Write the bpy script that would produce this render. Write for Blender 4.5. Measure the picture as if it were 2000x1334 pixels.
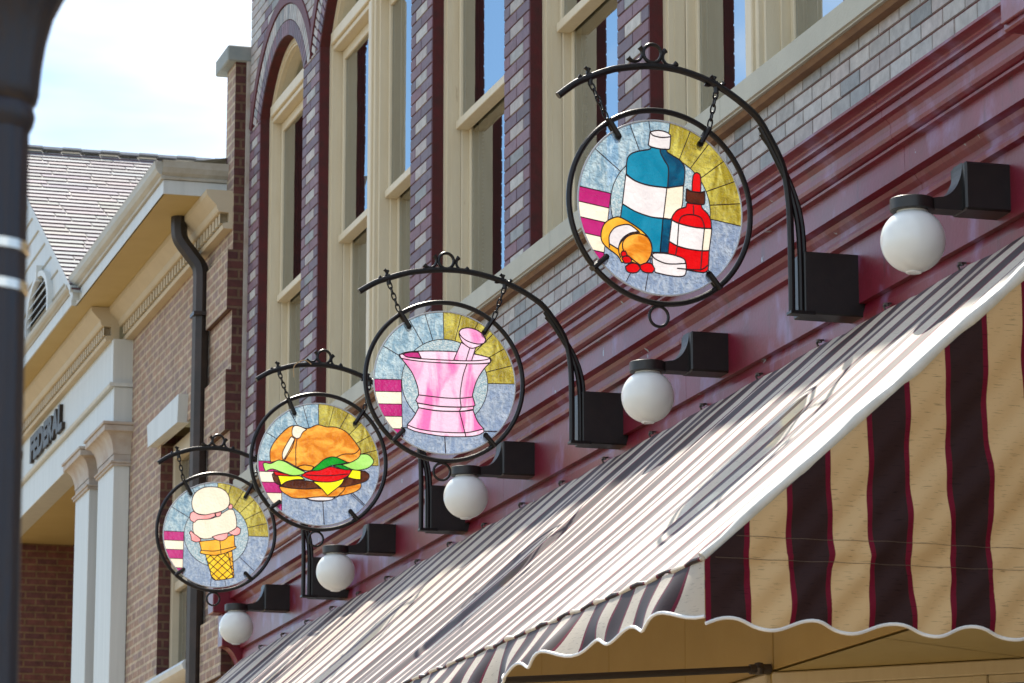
import bpy, bmesh, math, random
from mathutils import Vector, Matrix
rad = math.radians
random.seed(11)
for o in list(bpy.data.objects): bpy.data.objects.remove(o, do_unlink=True)
scene = bpy.context.scene
COL = scene.collection

# ---------------------------------------------------------------- camera
PITCH, YAW = math.atan(1425/6800.0), rad(16.173)
cam = bpy.data.cameras.new('camera'); camo = bpy.data.objects.new('camera', cam); COL.objects.link(camo)
camo.location = (0, 5.53, 1.6)
camo.rotation_euler = (rad(90)+PITCH, 0, rad(-90)-YAW)
cam.sensor_width = 36; cam.lens = 6800*36/2000.0
cam.clip_start = 0.1; cam.clip_end = 3000
cam.dof.use_dof = True; cam.dof.focus_distance = 16.5; cam.dof.aperture_fstop = 11
scene.camera = camo

# ---------------------------------------------------------------- sky, sun, exposure
SUN_EL, SKY = rad(51), 0.12
w = bpy.data.worlds.new('World'); scene.world = w; w.use_nodes = True
nt = w.node_tree; nt.nodes.clear()
out = nt.nodes.new('ShaderNodeOutputWorld'); bg = nt.nodes.new('ShaderNodeBackground')
sky = nt.nodes.new('ShaderNodeTexSky'); sky.sky_type = 'NISHITA'; sky.sun_disc = False
sky.sun_elevation = SUN_EL; sky.sun_rotation = rad(90+1.5); sky.altitude = 100
sky.air_density = 1.0; sky.dust_density = 0.4; sky.ozone_density = 1.2
tc = nt.nodes.new('ShaderNodeTexCoord'); mp = nt.nodes.new('ShaderNodeMapping')
mp.inputs['Scale'].default_value = (1.5, 1.5, 6.5); mp.inputs['Location'].default_value = (1.7, 0.9, 0.4)
ns = nt.nodes.new('ShaderNodeTexNoise'); ns.inputs['Scale'].default_value = 1.3; ns.inputs['Detail'].default_value = 6; ns.inputs['Roughness'].default_value = 0.5
cr = nt.nodes.new('ShaderNodeValToRGB'); cr.color_ramp.elements[0].position = 0.44; cr.color_ramp.elements[1].position = 0.60
mx = nt.nodes.new('ShaderNodeMix'); mx.data_type = 'RGBA'
mx.inputs[7].default_value = (7.4, 7.8, 8.2, 1)
nt.links.new(tc.outputs['Generated'], mp.inputs['Vector']); nt.links.new(mp.outputs[0], ns.inputs['Vector'])
nt.links.new(ns.outputs[0], cr.inputs[0]); nt.links.new(cr.outputs[0], mx.inputs[0])
tn = nt.nodes.new('ShaderNodeVectorMath'); tn.operation = 'MULTIPLY'; tn.inputs[1].default_value = (0.66, 0.85, 0.98)
nt.links.new(sky.outputs[0], tn.inputs[0]); nt.links.new(tn.outputs[0], mx.inputs[6]); nt.links.new(mx.outputs[2], bg.inputs[0])
bg.inputs[1].default_value = SKY; nt.links.new(bg.outputs[0], out.inputs[0])
sd = bpy.data.lights.new('sun', 'SUN'); so = bpy.data.objects.new('sun', sd); COL.objects.link(so)
sd.energy = 4.8; sd.angle = rad(0.55); sd.color = (1.0, 0.92, 0.80)
SD = Vector((math.cos(SUN_EL), -0.022, math.sin(SUN_EL))).normalized()   # towards the sun: straight down the street
so.rotation_euler = SD.to_track_quat('Z', 'Y').to_euler(); so.location = (20, 0, 30)
vs = scene.view_settings; vs.view_transform = 'Standard'; vs.look = 'None'; vs.exposure = 0.76; vs.gamma = 1
scene.render.engine = 'CYCLES'
scene.cycles.max_bounces = 8; scene.cycles.transparent_max_bounces = 12

# ---------------------------------------------------------------- material helpers
def mat(name, col, rough=0.6, col2=None, nscale=6.0, amount=0.5, metallic=0.0, bump=0.0, bscale=60, spec=0.5,
        stretch=(1, 1, 1), coat=0.0, detail=5):
    m = bpy.data.materials.new(name); m.use_nodes = True; t = m.node_tree; b = t.nodes['Principled BSDF']
    b.inputs['Base Color'].default_value = (*col, 1); b.inputs['Roughness'].default_value = rough
    b.inputs['Metallic'].default_value = metallic; b.inputs['Specular IOR Level'].default_value = spec
    b.inputs['Coat Weight'].default_value = coat
    tc = t.nodes.new('ShaderNodeTexCoord'); mp = t.nodes.new('ShaderNodeMapping')
    mp.inputs['Scale'].default_value = stretch; t.links.new(tc.outputs['Object'], mp.inputs[0])
    if col2:
        n = t.nodes.new('ShaderNodeTexNoise'); n.inputs['Scale'].default_value = nscale; n.inputs['Detail'].default_value = detail
        n.inputs['Roughness'].default_value = 0.62
        r = t.nodes.new('ShaderNodeValToRGB'); r.color_ramp.elements[0].position = 0.5-0.28*amount-0.02; r.color_ramp.elements[1].position = 0.5+0.28*amount+0.02
        r.color_ramp.elements[0].color = (*col, 1); r.color_ramp.elements[1].color = (*col2, 1)
        t.links.new(mp.outputs[0], n.inputs['Vector']); t.links.new(n.outputs[0], r.inputs[0]); t.links.new(r.outputs[0], b.inputs['Base Color'])
    if bump:
        n2 = t.nodes.new('ShaderNodeTexNoise'); n2.inputs['Scale'].default_value = bscale; n2.inputs['Detail'].default_value = 4
        t.links.new(mp.outputs[0], n2.inputs['Vector'])
        bp = t.nodes.new('ShaderNodeBump'); bp.inputs['Strength'].default_value = 1; bp.inputs['Distance'].default_value = bump
        t.links.new(n2.outputs[0], bp.inputs['Height']); t.links.new(bp.outputs[0], b.inputs['Normal'])
    return m

def overlay(m, col, scale, lo, hi, stretch=(1, 1, 1), rough=None):
    """flecks and runs of another colour over the base colour, each with a shape of its own"""
    t = m.node_tree; b = t.nodes['Principled BSDF']; tc = t.nodes.new('ShaderNodeTexCoord'); mp = t.nodes.new('ShaderNodeMapping')
    mp.inputs['Scale'].default_value = stretch; n = t.nodes.new('ShaderNodeTexNoise'); n.inputs['Scale'].default_value = scale; n.inputs['Detail'].default_value = 6
    r = t.nodes.new('ShaderNodeMapRange'); r.inputs[1].default_value = lo; r.inputs[2].default_value = hi
    x = t.nodes.new('ShaderNodeMix'); x.data_type = 'RGBA'; x.inputs[7].default_value = (*col, 1)
    t.links.new(tc.outputs['Object'], mp.inputs[0]); t.links.new(mp.outputs[0], n.inputs['Vector']); t.links.new(n.outputs[0], r.inputs[0]); t.links.new(r.outputs[0], x.inputs[0])
    src = b.inputs['Base Color']
    if src.is_linked: t.links.new(src.links[0].from_socket, x.inputs[6])
    else: x.inputs[6].default_value = src.default_value
    t.links.new(x.outputs[2], src)
    return m

def attr_mat(name, rough=0.75, bump=0.002, bscale=90, vary=0.35):
    m = bpy.data.materials.new(name); m.use_nodes = True; t = m.node_tree; b = t.nodes['Principled BSDF']
    a = t.nodes.new('ShaderNodeVertexColor'); a.layer_name = 'tone'
    tc = t.nodes.new('ShaderNodeTexCoord'); n = t.nodes.new('ShaderNodeTexNoise'); n.inputs['Scale'].default_value = 14; n.inputs['Detail'].default_value = 8
    n.inputs['Roughness'].default_value = 0.7
    r = t.nodes.new('ShaderNodeMapRange'); r.inputs[1].default_value = 0.3; r.inputs[2].default_value = 0.7; r.inputs[3].default_value = 1-vary; r.inputs[4].default_value = 1+vary*0.6
    x = t.nodes.new('ShaderNodeVectorMath'); x.operation = 'SCALE'
    t.links.new(tc.outputs['Object'], n.inputs['Vector']); t.links.new(n.outputs[0], r.inputs[0]); t.links.new(a.outputs[0], x.inputs[0]); t.links.new(r.outputs[0], x.inputs['Scale'])
    t.links.new(x.outputs[0], b.inputs['Base Color']); b.inputs['Roughness'].default_value = rough
    n2 = t.nodes.new('ShaderNodeTexNoise'); n2.inputs['Scale'].default_value = bscale; t.links.new(tc.outputs['Object'], n2.inputs['Vector'])
    bp = t.nodes.new('ShaderNodeBump'); bp.inputs['Distance'].default_value = bump; t.links.new(n2.outputs[0], bp.inputs['Height']); t.links.new(bp.outputs[0], b.inputs['Normal'])
    return m

def brick_mat(name, c1, c2, mortar, bw=0.2, bh=0.067, rough=0.85, ms=0.012):
    m = bpy.data.materials.new(name); m.use_nodes = True; t = m.node_tree; b = t.nodes['Principled BSDF']
    uv = t.nodes.new('ShaderNodeUVMap'); uv.uv_map = 'metres'
    k = t.nodes.new('ShaderNodeTexBrick'); k.inputs['Scale'].default_value = 1; k.inputs['Brick Width'].default_value = bw; k.inputs['Row Height'].default_value = bh
    k.inputs['Mortar Size'].default_value = ms; k.inputs['Mortar Smooth'].default_value = 0.25; k.inputs['Bias'].default_value = -0.1
    k.inputs['Color1'].default_value = (*c1, 1); k.inputs['Color2'].default_value = (*c2, 1); k.inputs['Mortar'].default_value = (*mortar, 1)
    n = t.nodes.new('ShaderNodeTexNoise'); n.inputs['Scale'].default_value = 9; n.inputs['Detail'].default_value = 8; n.inputs['Roughness'].default_value = 0.75
    tc = t.nodes.new('ShaderNodeTexCoord'); t.links.new(tc.outputs['Object'], n.inputs['Vector'])
    r = t.nodes.new('ShaderNodeMapRange'); r.inputs[1].default_value = 0.3; r.inputs[2].default_value = 0.72; r.inputs[3].default_value = 0.55; r.inputs[4].default_value = 1.35
    x = t.nodes.new('ShaderNodeVectorMath'); x.operation = 'SCALE'
    t.links.new(uv.outputs[0], k.inputs['Vector']); t.links.new(n.outputs[0], r.inputs[0]); t.links.new(k.outputs[0], x.inputs[0]); t.links.new(r.outputs[0], x.inputs['Scale'])
    t.links.new(x.outputs[0], b.inputs['Base Color']); b.inputs['Roughness'].default_value = rough
    bp = t.nodes.new('ShaderNodeBump'); bp.inputs['Distance'].default_value = 0.008; bp.invert = True
    t.links.new(k.outputs['Fac'], bp.inputs['Height']); t.links.new(bp.outputs[0], b.inputs['Normal'])
    return m

def glass_mat(name, tint=(0.55, 0.6, 0.6), ior=8.0, rough=0.012):
    m = bpy.data.materials.new(name); m.use_nodes = True; t = m.node_tree; t.nodes.clear()
    o = t.nodes.new('ShaderNodeOutputMaterial'); tr = t.nodes.new('ShaderNodeBsdfTransparent'); tr.inputs[0].default_value = (*tint, 1)
    g = t.nodes.new('ShaderNodeBsdfGlossy'); g.inputs['Roughness'].default_value = rough; g.inputs[0].default_value = (0.95, 0.99, 1.0, 1)
    f = t.nodes.new('ShaderNodeFresnel'); f.inputs[0].default_value = ior
    n = t.nodes.new('ShaderNodeTexNoise'); n.inputs['Scale'].default_value = 2.2; tc = t.nodes.new('ShaderNodeTexCoord')
    bp = t.nodes.new('ShaderNodeBump'); bp.inputs['Distance'].default_value = 0.0010
    t.links.new(tc.outputs['Object'], n.inputs['Vector']); t.links.new(n.outputs[0], bp.inputs['Height']); t.links.new(bp.outputs[0], g.inputs['Normal'])
    x = t.nodes.new('ShaderNodeMixShader'); t.links.new(f.outputs[0], x.inputs[0]); t.links.new(tr.outputs[0], x.inputs[1]); t.links.new(g.outputs[0], x.inputs[2]); t.links.new(x.outputs[0], o.inputs[0])
    return m

def art_glass(name, c, c2=None, nscale=7.0, clear=0.16, stretch=(1, 1, 1), bump=0.003, bscale=55, gloss=0.10, lo=0.4, hi=0.62):
    """coloured sheet glass: light passes through it scattered, a little of it straight"""
    m = bpy.data.materials.new(name); m.use_nodes = True; t = m.node_tree; t.nodes.clear()
    o = t.nodes.new('ShaderNodeOutputMaterial'); tc = t.nodes.new('ShaderNodeTexCoord'); mp = t.nodes.new('ShaderNodeMapping'); mp.inputs['Scale'].default_value = stretch
    n = t.nodes.new('ShaderNodeTexNoise'); n.inputs['Scale'].default_value = nscale; n.inputs['Detail'].default_value = 4; n.inputs['Distortion'].default_value = 0.8
    r = t.nodes.new('ShaderNodeValToRGB'); r.color_ramp.elements[0].position = lo; r.color_ramp.elements[1].position = hi
    r.color_ramp.elements[0].color = (*c, 1); r.color_ramp.elements[1].color = (*(c2 or c), 1)
    n2 = t.nodes.new('ShaderNodeTexNoise'); n2.inputs['Scale'].default_value = bscale; n2.inputs['Detail'].default_value = 3
    bp = t.nodes.new('ShaderNodeBump'); bp.inputs['Distance'].default_value = bump
    d = t.nodes.new('ShaderNodeBsdfDiffuse'); tl = t.nodes.new('ShaderNodeBsdfTranslucent'); tr = t.nodes.new('ShaderNodeBsdfTransparent'); g = t.nodes.new('ShaderNodeBsdfGlossy')
    g.inputs['Roughness'].default_value = 0.12
    L = t.links.new
    L(tc.outputs['Object'], mp.inputs[0]); L(mp.outputs[0], n.inputs['Vector']); L(tc.outputs['Object'], n2.inputs['Vector']); L(n2.outputs[0], bp.inputs['Height'])
    L(n.outputs[0], r.inputs[0])
    for q in (d, tl, tr): L(r.outputs[0], q.inputs[0])
    for q in (d, tl, g): L(bp.outputs[0], q.inputs['Normal'])
    a = t.nodes.new('ShaderNodeMixShader'); a.inputs[0].default_value = 0.62; L(d.outputs[0], a.inputs[1]); L(tl.outputs[0], a.inputs[2])
    b = t.nodes.new('ShaderNodeMixShader'); b.inputs[0].default_value = clear; L(a.outputs[0], b.inputs[1]); L(tr.outputs[0], b.inputs[2])
    e = t.nodes.new('ShaderNodeMixShader'); e.inputs[0].default_value = gloss; L(b.outputs[0], e.inputs[1]); L(g.outputs[0], e.inputs[2]); L(e.outputs[0], o.inputs[0])
    return m

def canvas_mat(name, transl=0.3, gloss=0.12, grough=0.34, weave=0.004, cream=(0.62, 0.52, 0.36, 1)):
    """woven awning stripe: period 0.295 m across UV x"""
    m = bpy.data.materials.new(name); m.use_nodes = True; t = m.node_tree; t.nodes.clear(); L = t.links.new
    o = t.nodes.new('ShaderNodeOutputMaterial'); uv = t.nodes.new('ShaderNodeUVMap'); uv.uv_map = 'metres'
    sp = t.nodes.new('ShaderNodeSeparateXYZ'); L(uv.outputs[0], sp.inputs[0])
    md = t.nodes.new('ShaderNodeMath'); md.operation = 'WRAP'; md.inputs[1].default_value = 0.295; md.inputs[2].default_value = 0; L(sp.outputs[0], md.inputs[0])
    dv = t.nodes.new('ShaderNodeMath'); dv.operation = 'DIVIDE'; dv.inputs[1].default_value = 0.295; L(md.outputs[0], dv.inputs[0])
    r = t.nodes.new('ShaderNodeValToRGB'); r.color_ramp.interpolation = 'CONSTANT'
    e = r.color_ramp.elements; dark = (0.040, 0.021, 0.023, 1); mar = (0.17, 0.008, 0.030, 1)
    e[0].position = 0; e[0].color = mar; e[1].position = 0.065; e[1].color = dark
    for p, c in ((0.48, mar), (0.545, cream)): q = e.new(p); q.color = c
    L(dv.outputs[0], r.inputs[0])
    # slubs in the weave
    mp = t.nodes.new('ShaderNodeMapping'); mp.inputs['Scale'].default_value = (6, 95, 1); L(uv.outputs[0], mp.inputs[0])
    n = t.nodes.new('ShaderNodeTexNoise'); n.inputs['Scale'].default_value = 3; n.inputs['Detail'].default_value = 3; L(mp.outputs[0], n.inputs['Vector'])
    mr = t.nodes.new('ShaderNodeMapRange'); mr.inputs[1].default_value = 0.62; mr.inputs[2].default_value = 0.68; mr.inputs[3].default_value = 1.0; mr.inputs[4].default_value = 0.45; L(n.outputs[0], mr.inputs[0])
    sc = t.nodes.new('ShaderNodeVectorMath'); sc.operation = 'SCALE'; L(r.outputs[0], sc.inputs[0]); L(mr.outputs[0], sc.inputs['Scale'])
    d = t.nodes.new('ShaderNodeBsdfDiffuse'); tl = t.nodes.new('ShaderNodeBsdfTranslucent'); g = t.nodes.new('ShaderNodeBsdfGlossy'); g.inputs['Roughness'].default_value = grough
    L(sc.outputs[0], d.inputs[0]); L(sc.outputs[0], tl.inputs[0])
    a = t.nodes.new('ShaderNodeMixShader'); a.inputs[0].default_value = transl; L(d.outputs[0], a.inputs[1]); L(tl.outputs[0], a.inputs[2])
    f = t.nodes.new('ShaderNodeFresnel'); f.inputs[0].default_value = 1.45
    ml = t.nodes.new('ShaderNodeMath'); ml.operation = 'MULTIPLY_ADD'; ml.inputs[1].default_value = gloss; ml.inputs[2].default_value = 0.0; L(f.outputs[0], ml.inputs[0])
    b = t.nodes.new('ShaderNodeMixShader'); L(ml.outputs[0], b.inputs[0]); L(a.outputs[0], b.inputs[1]); L(g.outputs[0], b.inputs[2]); L(b.outputs[0], o.inputs[0])
    wv = t.nodes.new('ShaderNodeTexNoise'); wv.inputs['Scale'].default_value = 4; mp2 = t.nodes.new('ShaderNodeMapping'); mp2.inputs['Scale'].default_value = (14, 0.9, 1); L(uv.outputs[0], mp2.inputs[0]); L(mp2.outputs[0], wv.inputs['Vector'])
    bp = t.nodes.new('ShaderNodeBump'); bp.inputs['Distance'].default_value = weave; L(wv.outputs[0], bp.inputs['Height'])
    for q in (d, g, tl): L(bp.outputs[0], q.inputs['Normal'])
    return m

# ---------------------------------------------------------------- mesh helpers
class MB:
    def __init__(s): s.v = []; s.f = []; s.m = []; s.c = []; s.uv = {}
    def face(s, idx, mi=0, col=None): s.f.append(tuple(idx)); s.m.append(mi); s.c.append(col)
    def poly(s, pts, mi=0, col=None):
        b = len(s.v); s.v += [tuple(p) for p in pts]; s.face(range(b, b+len(pts)), mi, col)
    def box(s, x0, x1, y0, y1, z0, z1, mi=0, col=None, bev=0.0):
        if x0 > x1: x0, x1 = x1, x0
        if y0 > y1: y0, y1 = y1, y0
        if z0 > z1: z0, z1 = z1, z0
        b = len(s.v); e = min(bev, (x1-x0)*.45, (y1-y0)*.45, (z1-z0)*.45)
        if e <= 0:
            s.v += [(x, y, z) for z in (z0, z1) for y in (y0, y1) for x in (x0, x1)]
            for q in ((0, 2, 3, 1), (4, 5, 7, 6), (0, 1, 5, 4), (1, 3, 7, 5), (3, 2, 6, 7), (2, 0, 4, 6)): s.face([b+i for i in q], mi, col)
            return
        # chamfered box: 24 vertices
        X = (x0, x1); Y = (y0, y1); Z = (z0, z1); idx = {}
        for i in (0, 1):
            for j in (0, 1):
                for k in (0, 1):
                    sx, sy, sz = (e, -e)[i], (e, -e)[j], (e, -e)[k]
                    idx[i, j, k, 0] = len(s.v); s.v.append((X[i], Y[j]+sy, Z[k]+sz))
                    idx[i, j, k, 1] = len(s.v); s.v.append((X[i]+sx, Y[j], Z[k]+sz))
                    idx[i, j, k, 2] = len(s.v); s.v.append((X[i]+sx, Y[j]+sy, Z[k]))
        I = lambda i, j, k, a: idx[i, j, k, a]
        for i in (0, 1): s.face([I(i, 0, 0, 0), I(i, 1, 0, 0), I(i, 1, 1, 0), I(i, 0, 1, 0)][::(1 if i else -1)], mi, col)
        for j in (0, 1): s.face([I(0, j, 0, 1), I(1, j, 0, 1), I(1, j, 1, 1), I(0, j, 1, 1)][::(-1 if j else 1)], mi, col)
        for k in (0, 1): s.face([I(0, 0, k, 2), I(1, 0, k, 2), I(1, 1, k, 2), I(0, 1, k, 2)][::(1 if k else -1)], mi, col)
        for j in (0, 1):
            for k in (0, 1): s.face([I(0, j, k, 1), I(1, j, k, 1), I(1, j, k, 2), I(0, j, k, 2)], mi, col)
        for i in (0, 1):
            for k in (0, 1): s.face([I(i, 0, k, 0), I(i, 1, k, 0), I(i, 1, k, 2), I(i, 0, k, 2)], mi, col)
            for j in (0, 1): s.face([I(i, j, 0, 0), I(i, j, 1, 0), I(i, j, 1, 1), I(i, j, 0, 1)], mi, col)
        for i in (0, 1):
            for j in (0, 1):
                for k in (0, 1): s.face([I(i, j, k, 0), I(i, j, k, 1), I(i, j, k, 2)], mi, col)
    def tube(s, pts, r, n=8, mi=0, closed=False, cap=True):
        pts = [Vector(p) for p in pts]; N = len(pts); rr = r if isinstance(r, (list, tuple)) else [r]*N
        up = None; b = len(s.v)
        for i, p in enumerate(pts):
            if closed: d = pts[(i+1) % N]-pts[i-1]
            else: d = pts[min(i+1, N-1)]-pts[max(i-1, 0)]
            d.normalize()
            if up is None: up = d.orthogonal().normalized()
            else: up = (up-d*up.dot(d)); up = up.normalized() if up.length > 1e-6 else d.orthogonal().normalized()
            sd = d.cross(up)
            for k in range(n):
                a = 2*math.pi*k/n; q = p+(up*math.cos(a)+sd*math.sin(a))*rr[i]; s.v.append(tuple(q))
        for i in range(N if closed else N-1):
            j = (i+1) % N
            for k in range(n): s.face((b+i*n+k, b+i*n+(k+1) % n, b+j*n+(k+1) % n, b+j*n+k), mi)
        if cap and not closed: s.face([b+k for k in range(n)][::-1], mi); s.face([b+(N-1)*n+k for k in range(n)], mi)
    def ring(s, c, R, r, ax='x', n=40, m=8, mi=0, a0=0, a1=2*math.pi):
        full = abs(a1-a0-2*math.pi) < 1e-6; P = []
        for i in range(n if full else n+1):
            a = a0+(a1-a0)*i/n; u, v = R*math.cos(a), R*math.sin(a)
            P.append({'x': (c[0], c[1]-u, c[2]+v), 'y': (c[0]+u, c[1], c[2]+v), 'z': (c[0]+u, c[1]+v, c[2])}[ax])
        s.tube(P, r, m, mi, closed=full)
    def lathe(s, c, prof, n=32, mi=0):
        b = len(s.v)
        for (r, z) in prof:
            for k in range(n): a = 2*math.pi*k/n; s.v.append((c[0]+r*math.cos(a), c[1]+r*math.sin(a), c[2]+z))
        for i in range(len(prof)-1):
            for k in range(n): s.face((b+i*n+k, b+i*n+(k+1) % n, b+(i+1)*n+(k+1) % n, b+(i+1)*n+k), mi)
    def extr(s, prof, x0, x1, mi=0, caps=True):
        """profile of (y,z) points swept along x"""
        b = len(s.v); n = len(prof)
        for x in (x0, x1): s.v += [(x, y, z) for y, z in prof]
        for i in range(n): j = (i+1) % n; s.face((b+i, b+j, b+n+j, b+n+i), mi)
        if caps: s.face([b+i for i in range(n)][::-1], mi); s.face([b+n+i for i in range(n)], mi)
    def build(s, name, mats, parent=None, smooth=False, angle=35):
        me = bpy.data.meshes.new(name); me.from_pydata(s.v, [], s.f); ms = mats if isinstance(mats, (list, tuple)) else [mats]
        for q in ms: me.materials.append(q)
        me.polygons.foreach_set('material_index', s.m)
        uvl = me.uv_layers.new(name='metres')
        for p in me.polygons:
            n = p.normal; a = max(range(3), key=lambda i: abs(n[i]))
            for li in p.loop_indices:
                vi = me.loops[li].vertex_index
                if vi in s.uv: uvl.data[li].uv = s.uv[vi]
                else:
                    v = me.vertices[vi].co; uvl.data[li].uv = ((v.y, v.z), (v.x, v.z), (v.x, v.y))[a]
        if any(c is not None for c in s.c):
            ca = me.color_attributes.new('tone', 'FLOAT_COLOR', 'CORNER')
            for p, c in zip(me.polygons, s.c):
                c = c or (0.3, 0.3, 0.3)
                for li in p.loop_indices: ca.data[li].color = (*c, 1)
        if smooth:
            me.polygons.foreach_set('use_smooth', [True]*len(me.polygons))
            try: me.set_sharp_from_angle(angle=rad(angle))
            except Exception: pass
        me.update(); o = bpy.data.objects.new(name, me); COL.objects.link(o)
        if parent is not None: o.parent = parent; o.matrix_parent_inverse = parent.matrix_basis.inverted() if parent.get('_world') else Matrix()
        return o

def tag(o, label=None, cat=None, group=None, kind=None):
    if label: o['label'] = label
    if cat: o['category'] = cat
    if group: o['group'] = group
    if kind: o['kind'] = kind
    return o
def empty(name, loc=(0, 0, 0), rz=0.0):
    o = bpy.data.objects.new(name, None); o.location = loc; o.rotation_euler = (0, 0, rz); o.empty_display_size = 0.2; COL.objects.link(o); return o
def copy_tree(o, parent=None):
    c = o.copy(); COL.objects.link(c); c.parent = parent
    for ch in o.children: copy_tree(ch, c)
    return c
def catmull(P, sub=5, closed=True):
    n = len(P); R = []
    for i in range(n if closed else n-1):
        if closed: a, b, c, d = P[i-1], P[i], P[(i+1) % n], P[(i+2) % n]
        else: a, b, c, d = P[max(i-1, 0)], P[i], P[i+1], P[min(i+2, n-1)]
        for k in range(sub):
            t = k/sub
            R.append(tuple(0.5*((2*b[j])+(-a[j]+c[j])*t+(2*a[j]-5*b[j]+4*c[j]-d[j])*t*t+(-a[j]+3*b[j]-3*c[j]+d[j])*t**3) for j in range(len(b))))
    if not closed: R.append(tuple(P[-1]))
    return R
def corner_smooth(P, sub=4):
    """smooth a closed outline but keep its sharp corners"""
    n = len(P); sharp = []
    for i in range(n):
        a = Vector((P[i][0]-P[i-1][0], P[i][1]-P[i-1][1])); b = Vector((P[(i+1) % n][0]-P[i][0], P[(i+1) % n][1]-P[i][1]))
        sharp.append(a.length < 1e-9 or b.length < 1e-9 or a.angle(b, 0) > rad(52))
    R = []
    for i in range(n):
        a, b, c, d = P[i-1], P[i], P[(i+1) % n], P[(i+2) % n]
        if sharp[i]: a = (2*b[0]-c[0], 2*b[1]-c[1])
        if sharp[(i+1) % n]: d = (2*c[0]-b[0], 2*c[1]-b[1])
        for k in range(sub):
            t = k/sub
            R.append(tuple(0.5*((2*b[j])+(-a[j]+c[j])*t+(2*a[j]-5*b[j]+4*c[j]-d[j])*t*t+(-a[j]+3*b[j]-3*c[j]+d[j])*t**3) for j in (0, 1)))
    return R
# ---------------------------------------------------------------- materials
M = {}
M['brick'] = attr_mat('glazed_brick', 0.62, 0.0015, 70, 0.3)
M['mortar'] = mat('maroon_mortar', (0.12, 0.028, 0.032), 0.9, (0.08, 0.018, 0.02), 20, bump=0.003)
M['jamb'] = mat('dark_red_jamb', (0.085, 0.006, 0.008), 0.75, (0.05, 0.008, 0.008), 12, bump=0.002)
M['cream'] = mat('cream_paint', (0.69, 0.62, 0.46), 0.5, (0.62, 0.54, 0.38), 5, 0.9, bump=0.0012, stretch=(4, 4, 0.6))
overlay(M['cream'], (0.30, 0.19, 0.09), 7, 0.70, 0.80, (3, 3, 0.5))
M['sill'] = mat('stone_sill', (0.50, 0.50, 0.42), 0.7, (0.38, 0.38, 0.32), 3, 1.0, bump=0.002, bscale=80, stretch=(1, 1, 1))
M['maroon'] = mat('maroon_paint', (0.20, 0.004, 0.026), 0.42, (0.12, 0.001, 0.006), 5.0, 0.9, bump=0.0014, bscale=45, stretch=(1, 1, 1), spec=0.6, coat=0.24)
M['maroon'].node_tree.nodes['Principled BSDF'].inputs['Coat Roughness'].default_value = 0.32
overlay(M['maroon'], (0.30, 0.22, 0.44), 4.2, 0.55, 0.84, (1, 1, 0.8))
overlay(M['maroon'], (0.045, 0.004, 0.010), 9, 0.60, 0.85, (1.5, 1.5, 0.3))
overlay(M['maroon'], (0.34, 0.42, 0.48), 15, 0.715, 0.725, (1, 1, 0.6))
M['iron'] = mat('black_iron', (0.004, 0.004, 0.005), 0.36, (0.010, 0.007, 0.006), 25, 0.6, spec=0.4, bump=0.0008, bscale=120)
M['box'] = mat('black_box_paint', (0.006, 0.006, 0.006), 0.42, (0.012, 0.010, 0.009), 18, spec=0.6, bump=0.0006)
M['globe'] = mat('milk_glass', (0.84, 0.88, 0.88), 0.18, (0.78, 0.82, 0.80), 3, 1.0, spec=0.6)
M['globe'].node_tree.nodes['Principled BSDF'].inputs['Subsurface Weight'].default_value = 0.9
M['globe'].node_tree.nodes['Principled BSDF'].inputs['Subsurface Radius'].default_value = (0.12, 0.12, 0.12)
M['socket'] = mat('dull_brass', (0.16, 0.13, 0.09), 0.5)
M['glass'] = glass_mat('window_glass')
M['room'] = mat('dim_room', (0.07, 0.06, 0.05), 0.9, (0.14, 0.12, 0.10), 1.2)
M['blind'] = mat('blind_slat', (0.42, 0.40, 0.34), 0.5)
M['canvas'] = canvas_mat('striped_canvas_roof', 0.22, 0.32, 0.45, 0.004, (0.66, 0.60, 0.50, 1))  # one cloth, three creams
M['canvas2'] = canvas_mat('striped_canvas_side', 0.34, 0.3, 0.7, 0.0, (0.70, 0.52, 0.29, 1))
M['canvas3'] = canvas_mat('striped_canvas_valance', 0.45, 0.35, 0.5, 0.002, (0.72, 0.66, 0.56, 1))  # paler cream carries the sun-blown look of the valance
M['vinyl'] = mat('white_piping', (0.62, 0.62, 0.58), 0.4, (0.48, 0.48, 0.44), 10)
M['trim'] = mat('white_braid', (0.75, 0.78, 0.80), 0.6)
M['steel'] = mat('dull_steel', (0.10, 0.09, 0.09), 0.45, metallic=0.6)
M['gold_lit'] = mat('gold_lit_panel', (0.46, 0.33, 0.12), 0.6, (0.40, 0.28, 0.09), 2.5, 1.0, bump=0.001)  # golden light coming through the awning is put into this panel's colour
M['soffit'] = mat('cream_soffit', (0.50, 0.40, 0.18), 0.65, (0.44, 0.34, 0.14), 3, 1.0)
M['post'] = mat('street_lamp_paint', (0.004, 0.012, 0.030), 0.42, (0.022, 0.012, 0.012), 30, 0.7, stretch=(6, 6, 0.4), bump=0.001, spec=0.5)
M['band'] = mat('bright_band_mat', (0.80, 0.78, 0.72), 0.25, metallic=0.9)
M['bank_brick'] = brick_mat('bank_brick', (0.36, 0.235, 0.17), (0.29, 0.215, 0.20), (0.50, 0.41, 0.30), 0.235, 0.078, 0.85, 0.014)
M['bank_shaded'] = brick_mat('bank_shaded_brick', (0.10, 0.030, 0.024), (0.07, 0.022, 0.022), (0.13, 0.075, 0.045), 0.3, 0.078)  # bank brick again, with the shade of near-facing sides put into its colour
M['white'] = mat('white_trim', (0.62, 0.66, 0.66), 0.5, (0.50, 0.54, 0.54), 2.5, 0.9, stretch=(5, 5, 0.3))
M['tan'] = mat('cream_trim', (0.54, 0.47, 0.34), 0.6, (0.47, 0.40, 0.28), 4, 0.9)
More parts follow.
